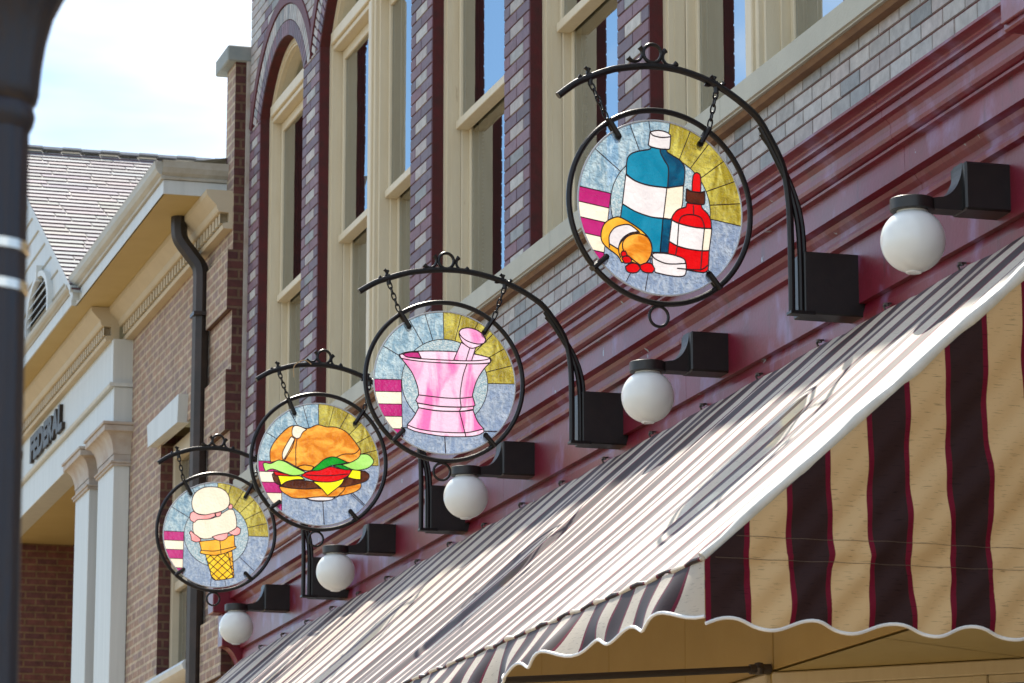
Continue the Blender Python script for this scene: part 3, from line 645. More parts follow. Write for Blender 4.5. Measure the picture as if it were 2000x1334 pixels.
def window(x0, x1, dbl, c, cz, R, blind):
    f = MB(); e = 0.0
    casing_ring(f, x0+.001, x1-.001, c, cz, R-.001, -0.140, -0.165, 0.045, SILL_T-.01)
    casing_ring(f, x0+.02, x1-.02, c, cz, R-.02, -0.150, -0.190, 0.045, SILL_T-.01)
    casing_ring(f, x0+.05, x1-.05, c, cz, R-.05, -0.180, -0.240, 0.020, SILL_T-.01)
    casing_ring(f, x0+.045, x1-.045, c, cz, R-.045, -0.240, -0.36, 0.030, SILL_T-.01)
    xi0, xi1 = x0+.075, x1-.075
    # transom bar at the springing
    f.box(xi0, xi1, -0.33, -0.128, SPR-.005, SPR+.085, bev=.006); f.box(xi0, xi1, -0.30, -0.150, SPR-.045, SPR-.006, bev=.004)
    bays = [(xi0, xi1)]
    if dbl:
        m = (x0+x1)/2
        f.box(m-.085, m+.085, -0.34, -0.130, SILL_T, SPR-.046, bev=.006); f.box(m-.045, m+.045, -0.135, -0.112, SILL_T, SPR-.046, bev=.006); f.box(m-.105, m+.105, -0.34, -0.16, SILL_T, SPR-.046, bev=.006)
        f.box(m-.05, m+.05, -0.33, -0.14, SPR+.085, cz+R-.08, bev=.006)
        bays = [(xi0, m-.105), (m+.105, xi1)]
    fr = SP(f, 'window_frame', M['cream'])
    for a, b_ in bays:
        ZM = 7.60; s = MB(); W = .045
        # upper sash, outer track
        s.box(a, a+W, -.262, -.222, ZM, SPR-.046, bev=.004); s.box(b_-W, b_, -.262, -.222, ZM, SPR-.046, bev=.004)
        s.box(a+W, b_-W, -.262, -.224, SPR-.12, SPR-.046, bev=.004); s.box(a+W*.3, b_-W*.3, -.290, -.200, ZM-.02, ZM+.035, bev=.004)
        # lower sash, inner track
        s.box(a+.012, a+.012+W, -.315, -.288, SILL_T+.005, ZM, bev=.004); s.box(b_-W-.012, b_-.012, -.315, -.288, SILL_T+.005, ZM, bev=.004)
        s.box(a+W, b_-W, -.315, -.289, SILL_T+.005, SILL_T+.09, bev=.004)
        s.box(a-.02, a+.014, -.30, -.24, SILL_T, ZM, bev=.004); s.box(b_-.014, b_+.02, -.30, -.24, SILL_T, ZM, bev=.004)
        # rebate line down the jamb lining
        sh = SP(s, 'sash', M['cream'], fr)
        p = MB(); quad(p, a+W*.5, b_-W*.5, ZM, SPR-.08, -.240); p.build('glass_pane', M['glass'], fr)
        p = MB(); quad(p, a+W*.6, b_-W*.6, SILL_T+.05, ZM, -.300); p.build('glass_pane', M['glass'], fr)
        if blind:
            bl = MB(); k = 0; z = SILL_T+.03
            while z < ZM-.05: bl.poly([(a+.03, -.40, z), (b_-.03, -.40, z), (b_-.03, -.372, z+.021), (a+.03, -.372, z+.021)]); z += .026
            bl.build('blind', M['blind'], fr)
        else:
            bl = MB(); n = 26
            for k in range(n):
                xa = a+(b_-a)*k/n; xb = a+(b_-a)*(k+1)/n; ya = -.46-.02*(k % 2); yb_ = -.46-.02*((k+1) % 2)
                bl.poly([(xa, ya, SILL_T), (xb, yb_, SILL_T), (xb, yb_, SPR-.1), (xa, ya, SPR-.1)])
            if dbl: bl.build('curtain', M['blind'], fr)
    # fanlight glass
    p = MB(); P = []
    h = (x1-x0)/2-.075; r = R-.075; a0 = math.acos(min(1, h/r))
    for k in range(25): t = a0+(math.pi-2*a0)*k/24; P.append((c+r*math.cos(t), -.262, max(cz+r*math.sin(t), SPR+.08)))
    p.poly(P[::-1]); p.build('glass_pane', M['glass'], fr)
    return fr
for i, ((x0, x1, d), (c, cz, R)) in enumerate(zip(WIN, ARC)): window(x0, x1, d, c, cz, R, blind=i in (2, 3, 5))
mb = MB(); mb.poly([(XN+.1, -1.3, 5.5), (XE-.1, -1.3, 5.5), (XE-.1, -1.3, 10.6), (XN+.1, -1.3, 10.6)]); mb.poly([(XN+.1, -.2, 5.4), (XE-.1, -.2, 5.4), (XE-.1, -1.3, 5.4), (XN+.1, -1.3, 5.4)])
for x0, x1, d in WIN: mb.poly([(x1+.2, -.5, 5.5), (x1+.2, -1.3, 5.5), (x1+.2, -1.3, 10.6), (x1+.2, -.5, 10.6)])
SP(mb, 'room_partition', M['room'])

# ---- maroon cornice over the shop front
XC = 26.72
prof = [(-.05, 4.845), (0, 4.845), (0, 5.118), (.03, 5.125), (.034, 5.14), (.03, 5.155), (.015, 5.160), (.015, 5.19), (.035, 5.21), (.045, 5.228), (.09, 5.232),
        (.09, 5.345), (.12, 5.348), (.122, 5.358), (.115, 5.363), (.128, 5.366), (.145, 5.375), (.150, 5.39), (.148, 5.415), (.152, 5.435), (.168, 5.452), (.188, 5.46), (.188, 5.488),
        (.183, 5.492), (.208, 5.497), (.210, 5.505), (.208, 5.520), (.213, 5.526), (.228, 5.532), (.252, 5.537), (.254, 5.548), (-.05, 5.60)]
cuts = [6.0, 8.9, 11.40, 12.93, 15.98, 19.25, 22.45, 25.6, XC]
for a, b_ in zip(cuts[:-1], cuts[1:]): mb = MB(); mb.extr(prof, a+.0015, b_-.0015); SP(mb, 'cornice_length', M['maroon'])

# lip the awning hangs from
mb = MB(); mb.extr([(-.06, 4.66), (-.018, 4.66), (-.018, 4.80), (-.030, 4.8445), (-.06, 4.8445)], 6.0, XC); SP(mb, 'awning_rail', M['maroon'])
# end consoles
def console(mb, xa, xb, f):
    mb.box(xa, xb, -.05, .30, 5.385, 5.66, bev=.008); mb.box(xa-.03, xb+.03, -.05, .335, 5.66, 5.72, bev=.006)
    mb.box(xa+.02, xb-.02, .30, .318, 5.41, 5.63, bev=.004)
    n = 14; P = [(-.05, 5.385), (.27, 5.385)]
    for k in range(n+1): t = k/n; P.append((.27-.24*math.sin(t*math.pi/2)*.9, 5.385-.50*(1-math.cos(t*math.pi/2))*1.0-.0))
    P.append((-.05, P[-1][1])); mb.extr(P[::-1], xa+.03, xb-.03)
c1 = MB(); console(c1, 11.15, 11.46, 1); SP(c1, 'console', M['maroon'])
c2 = MB(); c2.box(26.73, 26.93, -.05, .22, 5.12, 5.62, bev=.008); c2.box(26.70, 26.955, -.05, .26, 5.62, 5.68, bev=.006); c2.box(26.75, 26.92, -.05, .14, 4.86, 5.12, bev=.006)
P = []
for k in range(15): t = k/14*math.pi/2; P.append((.12-.30*(1-math.cos(t))*.0-.17*math.sin(t), 4.86-.33*(1-math.cos(t))-.02*t))
c2.extr([(-.05, 4.86), (.12, 4.86)]+[(.12-.16*math.sin(k/12*math.pi/2)**1.0*1.0, 4.86-.42*(1-math.cos(k/12*math.pi/2))) for k in range(1, 13)]+[(-.05, 4.44)], 26.76, 26.91)
SP(c2, 'console', M['maroon'])
# roof cornice, far above the picture
mb = MB(); mb.extr([(-.1, 11.55), (.05, 11.55), (.08, 11.7), (.20, 11.85), (.22, 12.0), (-.1, 12.05)], XN, XE); SP(mb, 'roof_cornice', M['maroon'])

# ---- shop front under the awning
mb = MB(); x = 14.83
while x < XE-.1:
    b_ = min(x+1.22, XE-.05); mb.box(x+.003, b_-.003, -.055, -.005, 3.385, 4.655, bev=.003); x = b_
mb.box(6.0, 14.82, -.055, -.005, 3.385, 4.655, bev=.003)
SP(mb, 'shopfront_panel', M['gold_lit'])
mb = MB(); mb.box(14.84, XE-.05, -.10, -.003, 3.30, 3.38, bev=.006); mb.poly([(6, -.004, 3.3725), (14.835, -.004, 3.3725), (14.835, -3.2, 3.3725), (6, -3.2, 3.3725)][::-1])
mb.poly([(13.52, -.005, 3.371), (13.50, -.012, 3.371), (13.96, -.84, 3.371), (13.98, -.835, 3.371)])
SP(mb, 'entrance_soffit', M['soffit'])
# glazing either side of the angled entrance
def wallrun(p, q, name='shop_window'):
    p = Vector((p[0], p[1], 0)); q = Vector((q[0], q[1], 0)); Lh = (q-p).length; ang = math.atan2(q.y-p.y, q.x-p.x)
    t = empty(name, (p.x, p.y, 0), ang); t.parent = shop; t.matrix_parent_inverse = shop.matrix_basis.inverted(); t['_local'] = 1
    f = MB(); n = max(1, round(Lh/1.0)); w_ = Lh/n
    f.box(0, Lh, -.05, .012, 3.305, 3.368, bev=.006); f.box(0, Lh, -.05, .0, .0, .5, bev=.006)
    for k in range(n+1): f.box(max(0, k*w_-.035), min(Lh, k*w_+.035), -.05, .02, .5, 3.304, bev=.005)
    for k in range(n): f.box(k*w_+.035, (k+1)*w_-.035, -.04, .004, 3.268, 3.304, bev=.004); f.box(k*w_+.035, k*w_+.07, -.04, .002, .5, 3.268, bev=.003); f.box((k+1)*w_-.07, (k+1)*w_-.035, -.04, .002, .5, 3.268, bev=.003)
    fo = f.build('window_frame', M['cream'], t)
    g_ = MB()
    for k in range(n): g_.poly([(k*w_+.07, -.02, .5), ((k+1)*w_-.07, -.02, .5), ((k+1)*w_-.07, -.02, 3.27), (k*w_+.07, -.02, 3.27)])
    g_.build('glass_pane', M['glass'], t)
wallrun((14.83, -.02), (13.45, -1.45)); wallrun((13.45, -1.45), (11.0, -1.45)); 
mb = MB(); mb.poly([(11, -1.9, 0), (26.8, -1.9, 0), (26.8, -1.9, 3.36), (11, -1.9, 3.36)]); mb.box(6, 11, -1.5, -.004, 0, 3.36, bev=.01); SP(mb, 'shop_interior', M['room'])
wallrun((26.8, -.03), (14.86, -.03))
# ================================================================ globe lamps
lamp = tag(empty('globe_lamp', (12.17, 0, 4.86)), 'white globe wall lamp nearest the camera, right of the large medicine sign', 'wall lamp', 'globe lamps along the maroon cornice')
mb = MB(); mb.box(-.075, .075, -.01, .188, .012, .205, bev=.008); lamp_box = mb.build('mounting_box', M['box'], lamp)
mb = MB(); n = 14; T = []                     # swept bracket that thins towards the globe
for k in range(n+1):
    t = k/n; y = .188+.085*t; T.append((y, .205-.135*math.sin(t*math.pi/2)**1.6 if t < 1 else .07))
P = [(.188, .012)]+[(.188, .205)]+[(.188+.10*(1-math.cos(k/10*math.pi/2)), .205-.145*math.sin(k/10*math.pi/2)) for k in range(1, 11)]+[(.33, .052), (.33, .012)]
mb.extr(P[::-1], -.045, .045); mb.build('arm', M['box'], lamp)
mb = MB(); mb.lathe((0, .383, 0), [(.0001, .055), (.084, .054), (.087, .051), (.087, .008), (.084, .005), (.0001, .005)], 40); mb.build('fitter_cap', M['box'], lamp, smooth=True)
mb = MB(); G = .1265; prof = [(max(G*math.sin(a), .0001), G*math.cos(a)) for a in [math.pi*(.16+.84*k/26) for k in range(27)]]
prof = [(.062, .128)]+prof[:-1]; mb.lathe((0, .383, -.112), prof, 48); mb.build('globe', M['globe'], lamp, smooth=True, angle=60)
mb = MB(); mb.lathe((0, .383, -.112-G-.002), [(.0001, -.001), (.030, .0005), (.033, .006), (.0001, .010)], 24); mb.build('drain_cap', M['globe'], lamp, smooth=True)
LX = [12.17, 15.43, 18.68, 21.86, 25.02]; LZ = [0, -.01, .02, .025, .045]
LL = [None, 'white globe wall lamp second from the right, between medicine and mortar signs', 'middle one of the five white globe wall lamps, right below the pink mortar sign',
      'white globe wall lamp just below and right of the cheeseburger sign', 'smallest and farthest white globe wall lamp, by the brick corner below the ice cream sign']
for i in range(1, 5):
    c = copy_tree(lamp); c.location = (LX[i], 0, 4.86+LZ[i]); c['label'] = LL[i]

# ================================================================ sign brackets
def scroll(mb, c, R, a0, a1, T, r=.008, n=14):
    P = []; rr = []
    for k in range(n+1):
        a = a0+(a1-a0)*k/n; P.append((0, *T((c[0]-R*math.cos(a), c[1]+R*math.sin(a))))); rr.append(r*(.9+.75*abs(2*k/n-1)**3))
    mb.tube(P, rr, 7)
HOOK = {}
def make_bracket(idx, x, z, label, y0, ys, zs, kk):
    """each arm has its own reach and sag, so each is shaped on its own"""
    BR = tag(empty('sign_bracket', (x, 0, z)), label, 'bracket', 'arched iron sign brackets')
    T = lambda p: (y0+(p[0]-.337)*ys, p[1]*zs+kk*(p[0]-.337)*ys)
    main = [(1.378, .883), (1.30, .945), (1.234, .978), (1.165, 1.008), (1.097, 1.028), (.956, 1.048), (.808, 1.035), (.651, .979), (.503, .877), (.430, .775), (.371, .652), (.345, .516), (.337, .32), (.337, .008)]
    MP = catmull([T(p) for p in main], 6, closed=False)
    mb = MB(); mb.tube([(0, yy, zz) for yy, zz in MP], .0155, 10); mb.build('arch_bar', M['iron'], BR, smooth=True)
    for off, yo in ((0, 0), (.028, .022)):
        s2 = catmull([T(p) for p in ((.47-off*.3, .815-off), (.40-yo*.6, .68), (.345-yo*.8, .56), (.312-yo, .44), (.298-yo, .30), (.296-yo, .012))], 6, closed=False)
        mb = MB(); mb.tube([(off*.3, yy, zz) for yy, zz in s2], .0125, 8); mb.build('brace_bar', M['iron'], BR, smooth=True)
    mb = MB(); mb.box(-.015, .13, -.03, y0-.055, .0, .275, bev=.005); mb.build('mounting_box', M['box'], BR)
    mb = MB(); mb.box(-.03, .03, y0-.10, y0+.015, -.006, .010, bev=.003); mb.build('foot_plate', M['iron'], BR)
    cy, cz = T((.956, 1.104)); mb = MB(); mb.ring((0, cy, cz), .041, .0085, 'x', 28, 8); mb.build('crest_ring', M['iron'], BR, smooth=True)
    for c, a0, a1 in (((1.037, 1.100), -142, 50), ((.873, 1.094), 128, 318)):
        cy, cz = T(c); mb = MB(); scroll(mb, (cy, cz), .037, rad(a0), rad(a1), lambda p: p); mb.build('crest_scroll', M['iron'], BR, smooth=True)
    HOOK[idx] = []
    for hy, hz in ((1.237, .964), (.67, .972)):
        cy, cz = T((hy, hz)); mb = MB(); I = lambda p: p
        scroll(mb, (cy+.034, cz+.034), .024, rad(-130), rad(60), I, .0062, 9); scroll(mb, (cy-.018, cz+.040), .024, rad(150), rad(330), I, .0062, 9)
        mb.tube([(0, cy, cz+.03), (0, cy-.003, cz-.022)], .012, 8); mb.build('chain_lug', M['iron'], BR, smooth=True); HOOK[idx].append((cy-.003, z+cz-.012))
make_bracket(1, 13.70, 4.786, 'black curved iron bracket holding up the large medicine bottle sign', .304, 1.007, 1.004, 0)
make_bracket(2, 17.0, 4.791, 'black curved iron bracket holding the pink mortar and pestle sign', .276, 1.098, .846, -.013)
make_bracket(3, 20.1, 4.792, 'black curved iron bracket holding the cheeseburger sign', .272, .986, .887, .081)
make_bracket(4, 23.2, 4.787, 'black curved iron bracket holding the ice cream cone sign, farthest away', .294, .986, .918, .067)

# ================================================================ hanging signs of coloured glass
def inside_spans(P, z):
    X = []
    for i in range(len(P)):
        (x0, z0), (x1, z1) = P[i], P[(i+1) % len(P)]
        if (z0 <= z) != (z1 <= z): X.append(x0+(z-z0)*(x1-x0)/(z1-z0))
    X.sort(); return list(zip(X[0::2], X[1::2]))
def rot(P, a): c, s = math.cos(a), math.sin(a); return [(x*c-y*s, x*s+y*c) for x, y in P]
def sector(r0, r1, a0, a1, n=14):
    return [(r1*math.cos(rad(a0+(a1-a0)*k/n)), r1*math.sin(rad(a0+(a1-a0)*k/n))) for k in range(n+1)]+[(r0*math.cos(rad(a1+(a0-a1)*k/n)), r0*math.sin(rad(a1+(a0-a1)*k/n))) for k in range(n+1)]
def make_sign(idx, loc, yaw, roll, dc, R, chain, label, sx, RR=.418):
    root = tag(empty('hanging_sign', loc, rad(yaw)), label, 'hanging sign', 'round stained glass signs hung from the arched brackets')
    shapes, xl = ART[idx]; ri = R*.61; lines = []; L = []
    disc = [(R*math.cos(2*math.pi*k/96), R*math.sin(2*math.pi*k/96)) for k in range(96)]
    L.append(('glass_disc', 'lilac', disc))
    L.append(('glass_disc', 'ice', sector(0.001, R+.01, 90, 181)))
    L.append(('glass_disc', 'gold', sector(0.001, R+.01, 0, 90)))
    for a in (75, 60, 45, 30, 15): lines.append([(ri*math.cos(rad(a)), ri*math.sin(rad(a))), (R*math.cos(rad(a)), R*math.sin(rad(a)))])
    for a in (0, 90, 105, 119, 150): lines.append([((ri if a else ri)*math.cos(rad(a)), ri*math.sin(rad(a))), (R*math.cos(rad(a)), R*math.sin(rad(a)))])
    if idx != 2: lines.append([(ri*math.cos(rad(-42)), ri*math.sin(rad(-42))), (R*math.cos(rad(-42)), R*math.sin(rad(-42)))])
    L.append(('glass_disc', 'stipple', [(ri*math.cos(2*math.pi*k/72), ri*math.sin(2*math.pi*k/72)) for k in range(72)]))
    lines.append([(ri*math.cos(2*math.pi*k/72), ri*math.sin(2*math.pi*k/72)) for k in range(73)])
    xs = -.615*R; zt = .03*R; st = .172*R
    for k in range(5):
        za = zt-k*st; zb = za-st if k < 4 else -R
        L.append(('glass_disc', ('magenta', 'cream')[k % 2], [(-R-.01, za), (xs, za), (xs, zb), (-R-.01, zb)]))
        lines.append([(-math.sqrt(R*R-za*za), za), (xs, za)])
    lines.append([(xs, zt), (xs, -math.sqrt(R*R-xs*xs))])
    if idx in (1, 4): lines.append([(-.02, -ri), (-.03, -R)]); lines.append([(.05, -ri), (.075, -.97*R)]) if idx == 4 else lines.append([(-.10, -.30), (-.12, -.355)])
    r_ = rad(roll); mv = lambda P: [(x+dc[0], z+dc[1]) for x, z in rot(P, r_)]
    L = [(g_, c_, mv(P)) for g_, c_, P in L]; lines = [mv(P) for P in lines]
    clipR = R-.001
    def clampR(p):
        dx, dz = p[0]-dc[0], p[1]-dc[1]; q = math.hypot(dx, dz)
        return p if q <= clipR else (dc[0]+dx*clipR/q, dc[1]+dz*clipR/q)
    outlines = []
    for g_, c_, P in shapes:
        Q = corner_smooth([(x/1000, z/1000) for x, z in P], 4); L.append((g_, c_, Q)); outlines.append(Q+[Q[0]])
    for P in xl: outlines.append(catmull([(x/1000, z/1000) for x, z in P], 5, closed=False))
    # cut the panes row by row so that every point of the disc is one sheet of one glass
    groups = {}; N = 400; h = 2*R/N
    for k in range(N):
        z = dc[1]-R+(k+.5)*h; half = math.sqrt(max(R*R-(z-dc[1])**2, 0)); lo, hi = dc[0]-half, dc[0]+half
        segs = []
        for g_, c_, P in L:
            for a, b in inside_spans(P, z):
                a, b = max(a, lo), min(b, hi)
                if b-a < 1e-5: continue
                new = []
                for (s0, s1, q) in segs:
                    if s1 <= a or s0 >= b: new.append((s0, s1, q)); continue
                    if s0 < a: new.append((s0, a, q))
                    if s1 > b: new.append((b, s1, q))
                new.append((a, b, (g_, c_))); segs = new
        for s0, s1, (g_, c_) in segs:
            mbx, ms = groups.setdefault(g_, (MB(), []))
            if c_ not in ms: ms.append(c_)
            z0, z1 = z-h/2, z+h/2; mbx.poly([(0, -s0, z0), (0, -s0, z1), (0, -s1, z1), (0, -s1, z0)], ms.index(c_))
    dobj = None
    for g_, (mbx, ms) in groups.items():
        o = mbx.build(g_, [AG[c_] for c_ in ms], root if g_ == 'glass_disc' else dobj)
        if g_ == 'glass_disc': dobj = o
    # lead lines on both faces
    def inside(p, P): return any(a <= p[0] <= b for a, b in inside_spans(P, p[1]))
    polys = [q[2] for q in L if q[0] != 'glass_disc']
    def visible(P, over, step=.003):
        R_ = [P[0]]
        for a, b in zip(P[:-1], P[1:]):
            k = max(1, int(math.hypot(b[0]-a[0], b[1]-a[1])/step)); R_ += [(a[0]+(b[0]-a[0])*j/k, a[1]+(b[1]-a[1])*j/k) for j in range(1, k+1)]
        runs, cur = [], []
        for p in R_:
            if any(inside(p, Q) for Q in over):
                if len(cur) > 1: runs.append(cur)
                cur = []
            else: cur.append(p)
        if len(cur) > 1: runs.append(cur)
        return runs
    def shrink(P): cx = sum(p[0] for p in P)/len(P); cz = sum(p[1] for p in P)/len(P); return [(cx+(x-cx)*.975, cz+(z-cz)*.975) for x, z in P]
    sp_ = [shrink(P) for P in polys]
    def ribbon(mb, P, w):
        P = [clampR(p) for p in P]; n = len(P)
        for x in (-.0022, .0022):
            b = len(mb.v)
            for i in range(n):
                d = Vector((P[min(i+1, n-1)][0]-P[max(i-1, 0)][0], P[min(i+1, n-1)][1]-P[max(i-1, 0)][1]))
                d = d.normalized() if d.length > 1e-9 else Vector((1, 0)); nx, nz = -d.y*w/2, d.x*w/2
                mb.v += [(x*.35, -(P[i][0]+nx), P[i][1]+nz), (x, -P[i][0], P[i][1]), (x*.35, -(P[i][0]-nx), P[i][1]-nz)]
            for i in range(n-1):
                for q in (0, 1): mb.face((b+i*3+q, b+i*3+q+1, b+i*3+4+q, b+i*3+3+q))
    mb = MB()
    for P in lines:
        for r in visible(P, sp_): ribbon(mb, r, .0038)
    for i, P in enumerate(outlines):
        for r in (visible(P, sp_[i+1:]) if i < len(shapes) else [P]): ribbon(mb, r, .0052)
    mb.build('lead_line', M['lead'], dobj, smooth=True)
    mb = MB(); mb.ring((0, -dc[0], dc[1]), R+.001, .0042, 'x', 96, 6); mb.build('rim', M['rim'], root, smooth=True)
    mb = MB(); mb.ring((0, 0, 0), RR, .0125, 'x', 96, 10); mb.build('outer_ring', M['iron'], root, smooth=True)
    mb = MB(); mb.ring((0, .012, -RR-.056), .044, .0068, 'x', 32, 8); mb.build('bottom_ring', M['iron'], root, smooth=True)
    for a in sx:
        mb = MB(); ca, sa = math.cos(rad(a)), math.sin(rad(a)); q = (dc[0], dc[1])
        p0 = Vector(((RR+.012)*ca, (RR+.012)*sa)); p1 = Vector((dc[0]+(R-.030)*ca, dc[1]+(R-.030)*sa))
        for x in (-.011, .011): mb.tube([(x, -p0.x, p0.y), (x, -p1.x, p1.y)], .0125, 8)
        mb.tube([(-.011, -p1.x, p1.y), (.011, -p1.x, p1.y)], .014, 8); mb.build('clip', M['iron'], root, smooth=True)
    # chains, in the ring's frame
    inv = Matrix.Rotation(-rad(yaw), 3, 'Z')
    for (ty, tz), a in zip(chain, sx[:2]):
        A = inv @ (Vector((loc[0], ty, tz))-Vector(loc)); B = Vector((0, -(RR+.019)*math.cos(rad(a)), (RR+.019)*math.sin(rad(a)))); D = B-A; n = 5 if D.length < .2 else 6; mb = MB(); ll = D.length/n
        d = D.normalized(); s1 = Vector((1, 0, 0)); s1 = (s1-d*s1.dot(d)).normalized(); s2 = d.cross(s1)
        for k in range(n):
            c0 = A+D*((k+.5)/n); sd = s1 if k % 2 else s2; P = []
            for j in range(16):
                t = 2*math.pi*j/16; P.append(c0+d*(ll*.64*math.sin(t))+sd*(.0100*math.copysign(abs(math.cos(t))**.7, math.cos(t))))
            mb.tube(P, .0040, 6, closed=True)
        mb.build('chain', M['iron'], root, smooth=True)
    return root
S_ = [(1, (13.70, .896, 5.216), 5.8, -7.1, (.001, -.003), .383, HOOK[1], 'largest round stained glass sign, with medicine bottles and spilled red pills, nearest the camera', (124, 58, 223, 309), .425),
      (2, (17.0, .962, 5.078), -2, 1.6, (.002, -.006), .373, HOOK[2], 'round stained glass sign with a pink mortar and pestle', (124, 53, 230, 309), .416),
      (3, (20.1, .908, 5.178), -1.5, 1.0, (.001, -.015), .370, HOOK[3], 'round stained glass sign with a cheeseburger', (117, 50, 225, 305), .412),
      (4, (23.2, .909, 5.208), -5, -.7, (.002, -.018), .361, HOOK[4], 'smallest round stained glass sign, with an ice cream cone, farthest from the camera', (123, 54, 228, 308), .405)]
for a in S_: make_sign(*a)

st_ = MB(); st_.tube(catmull([(20.082, .965, 5.768), (20.080, .99, 5.785), (20.078, 1.020, 5.789), (20.076, 1.062, 5.762), (20.075, 1.075, 5.733), (20.075, 1.072, 5.680)], 6, closed=False), .0028, 5)
tag(st_.build('dry_straw', M['straw'], smooth=True), 'thin dry grass stalk caught on the arched bracket of the cheeseburger sign', 'straw')
# ================================================================ awning
aw = tag(empty('striped_awning', (18.7, 0, 3.3)), 'long sloping awning in dark brown, burgundy and cream stripes with scalloped white edged valance', 'awning')
aw['_world'] = 1
AX0, AX1, PY, PZ, TY, TZ = 10.9, 26.60, 1.70, 3.27, .004, 4.752
SLOPE = math.hypot(PY-TY, TZ-PZ); NRM = Vector((0, (TZ-PZ)/SLOPE, (PY-TY)/SLOPE))
rf = [(random.uniform(0, 6.3), random.uniform(1.2, 2.6), random.uniform(.4, 1)) for _ in range(14)]
def fold(x, s):
    """soft ridges that run down the slope from the hooks, and a few drag lines across them"""
    v = .0085*math.sin(2*math.pi*(x-12.58)/.786+.5*math.sin(s*2.1+x*.7))*(1-.45*s)
    v += .0040*math.sin(2*math.pi*x/.295+1.3*math.sin(x*.9)+1.2*s)*(.4+.6*s)
    for p, fq, am in rf[:7]: v += .0016*am*math.sin(x*fq*7+p+s*(3*am-1.5))
    v -= .014*math.sin(math.pi*min(s, 1))*min(1, s*2)
    return v
mb = MB(); NX, NS = 520, 30
def top_s(x):      # laced edge: pulled up at each hook, slack between them
    return .045*(1-abs(math.cos(math.pi*(x-12.58)/.786))**.55)
for i in range(NX+1):
    x = AX0+(AX1-AX0)*i/NX; ts = top_s(x)/SLOPE
    for k in range(NS+1):
        s_ = ts+(1-ts)*k/NS; p = Vector((x, TY+(PY-TY)*s_, TZ+(PZ-TZ)*s_))+NRM*fold(x, s_)*min(1, s_*9+.12)*min(1, (1-s_)*12)
        mb.uv[len(mb.v)] = (x-AX0+.165, s_*SLOPE); mb.v.append(tuple(p))
for i in range(NX):
    for k in range(NS): a = i*(NS+1)+k; mb.face((a, a+NS+1, a+NS+2, a+1))
canopy = mb.build('canopy', M['canvas'], aw, smooth=True, angle=180)
# side panel facing up the street, canvas hung in soft waves
def wob(y, z): return .006*math.sin(z*8+y*11+1)+.005*math.sin(z*15-y*17)+.008*math.exp(-((z-3.30)/.035)**2)*math.sin(y*9), .018*math.sin((z+.85*y)*13+.8*math.sin(y*3))*(1 if z > 3.3 else .4)+.009*math.sin((z+1.0*y)*37+y*5)+.010*math.exp(-((z-3.28)/.03)**2)
def scal(u): return .020*math.cos(2*math.pi*u)          # +peak at u integer
mb = MB(); NY = 90; NZ = 46; VB = 3.060
for i in range(NY+1):
    y = TY+(PY-TY)*i/NY; zt = TZ+(PZ-TZ)*i/NY
    zb = VB-.0+scal((1.62-y)/.295)
    for k in range(NZ+1):
        z = zb+(zt-zb)*k/NZ; e = 1-(k/NZ)**3; dy, dx = wob(y, z); fy = min(1, (PY-y)*6)
        seam = -.004*math.exp(-((z-PZ+.01)/.012)**2)
        mb.uv[len(mb.v)] = (PY-y, z); mb.v.append((AX0-.002-.004+dx*.8*e*fy+seam*-1, y+dy*e*fy, z))
for i in range(NY):
    for k in range(NZ): a = i*(NZ+1)+k; mb.face((a, a+1, a+NZ+2, a+NZ+1))
mb.build('side_panel', M['canvas2'], aw, smooth=True, angle=180)
tr = MB(); tr.tube([mb.v[i*(NZ+1)] for i in range(NY+1)], .0062, 6); tr.build('valance_braid', M['trim'], aw, smooth=True)
# double stitched hem lines
st = MB()
for zz in (PZ+.012, PZ+.088):
    P = []
    for i in range(NY+1):
        y = TY+(PY-TY)*i/NY
        if TZ+(PZ-TZ)*i/NY < zz+.01: break
        zb = VB+scal((1.62-y)/.295); zt = TZ+(PZ-TZ)*i/NY; kk = (zz-zb)/(zt-zb); e = 1-kk**3; dy, dx = wob(y, zz); fy = min(1, (PY-y)*6)
        P.append((AX0-.0075+dx*.8*e*fy, y+dy*e*fy, zz))
    if len(P) > 2: st.tube(P, .0010, 4)
st.build('stitching', M['stitch'], aw)
# front valance, blown a little
mb = MB(); NV = 420; NZ2 = 14
for i in range(NV+1):
    x = AX0+(AX1-AX0)*i/NV; zb = 3.095+scal((x-11.12)/.39)*.9
    for k in range(NZ2+1):
        t = k/NZ2; z = PZ+.004+(zb-PZ)*t; q = t**1.3
        y = PY+q*(.045*math.sin(x*4.1+.6)+.020*math.sin(x*10.7+t*2)+.105)*(1-math.exp(-(x-AX0)*3.5))+(.012*math.sin(math.pi*t)+.004)*(1-math.exp(-(x-AX0)*9))
        mb.uv[len(mb.v)] = (x-AX0+.165+.01*math.sin(x*4+t*4)*t, z); mb.v.append((x, y, z))
for i in range(NV):
    for k in range(NZ2): a = i*(NZ2+1)+k; mb.face((a, a+NZ2+1, a+NZ2+2, a+1))
mb.build('front_valance', M['canvas3'], aw, smooth=True, angle=180)
tr = MB(); tr.tube([mb.v[i*(NZ2+1)+NZ2] for i in range(NV+1)], .0062, 6); tr.build('valance_braid', M['trim'], aw, smooth=True)
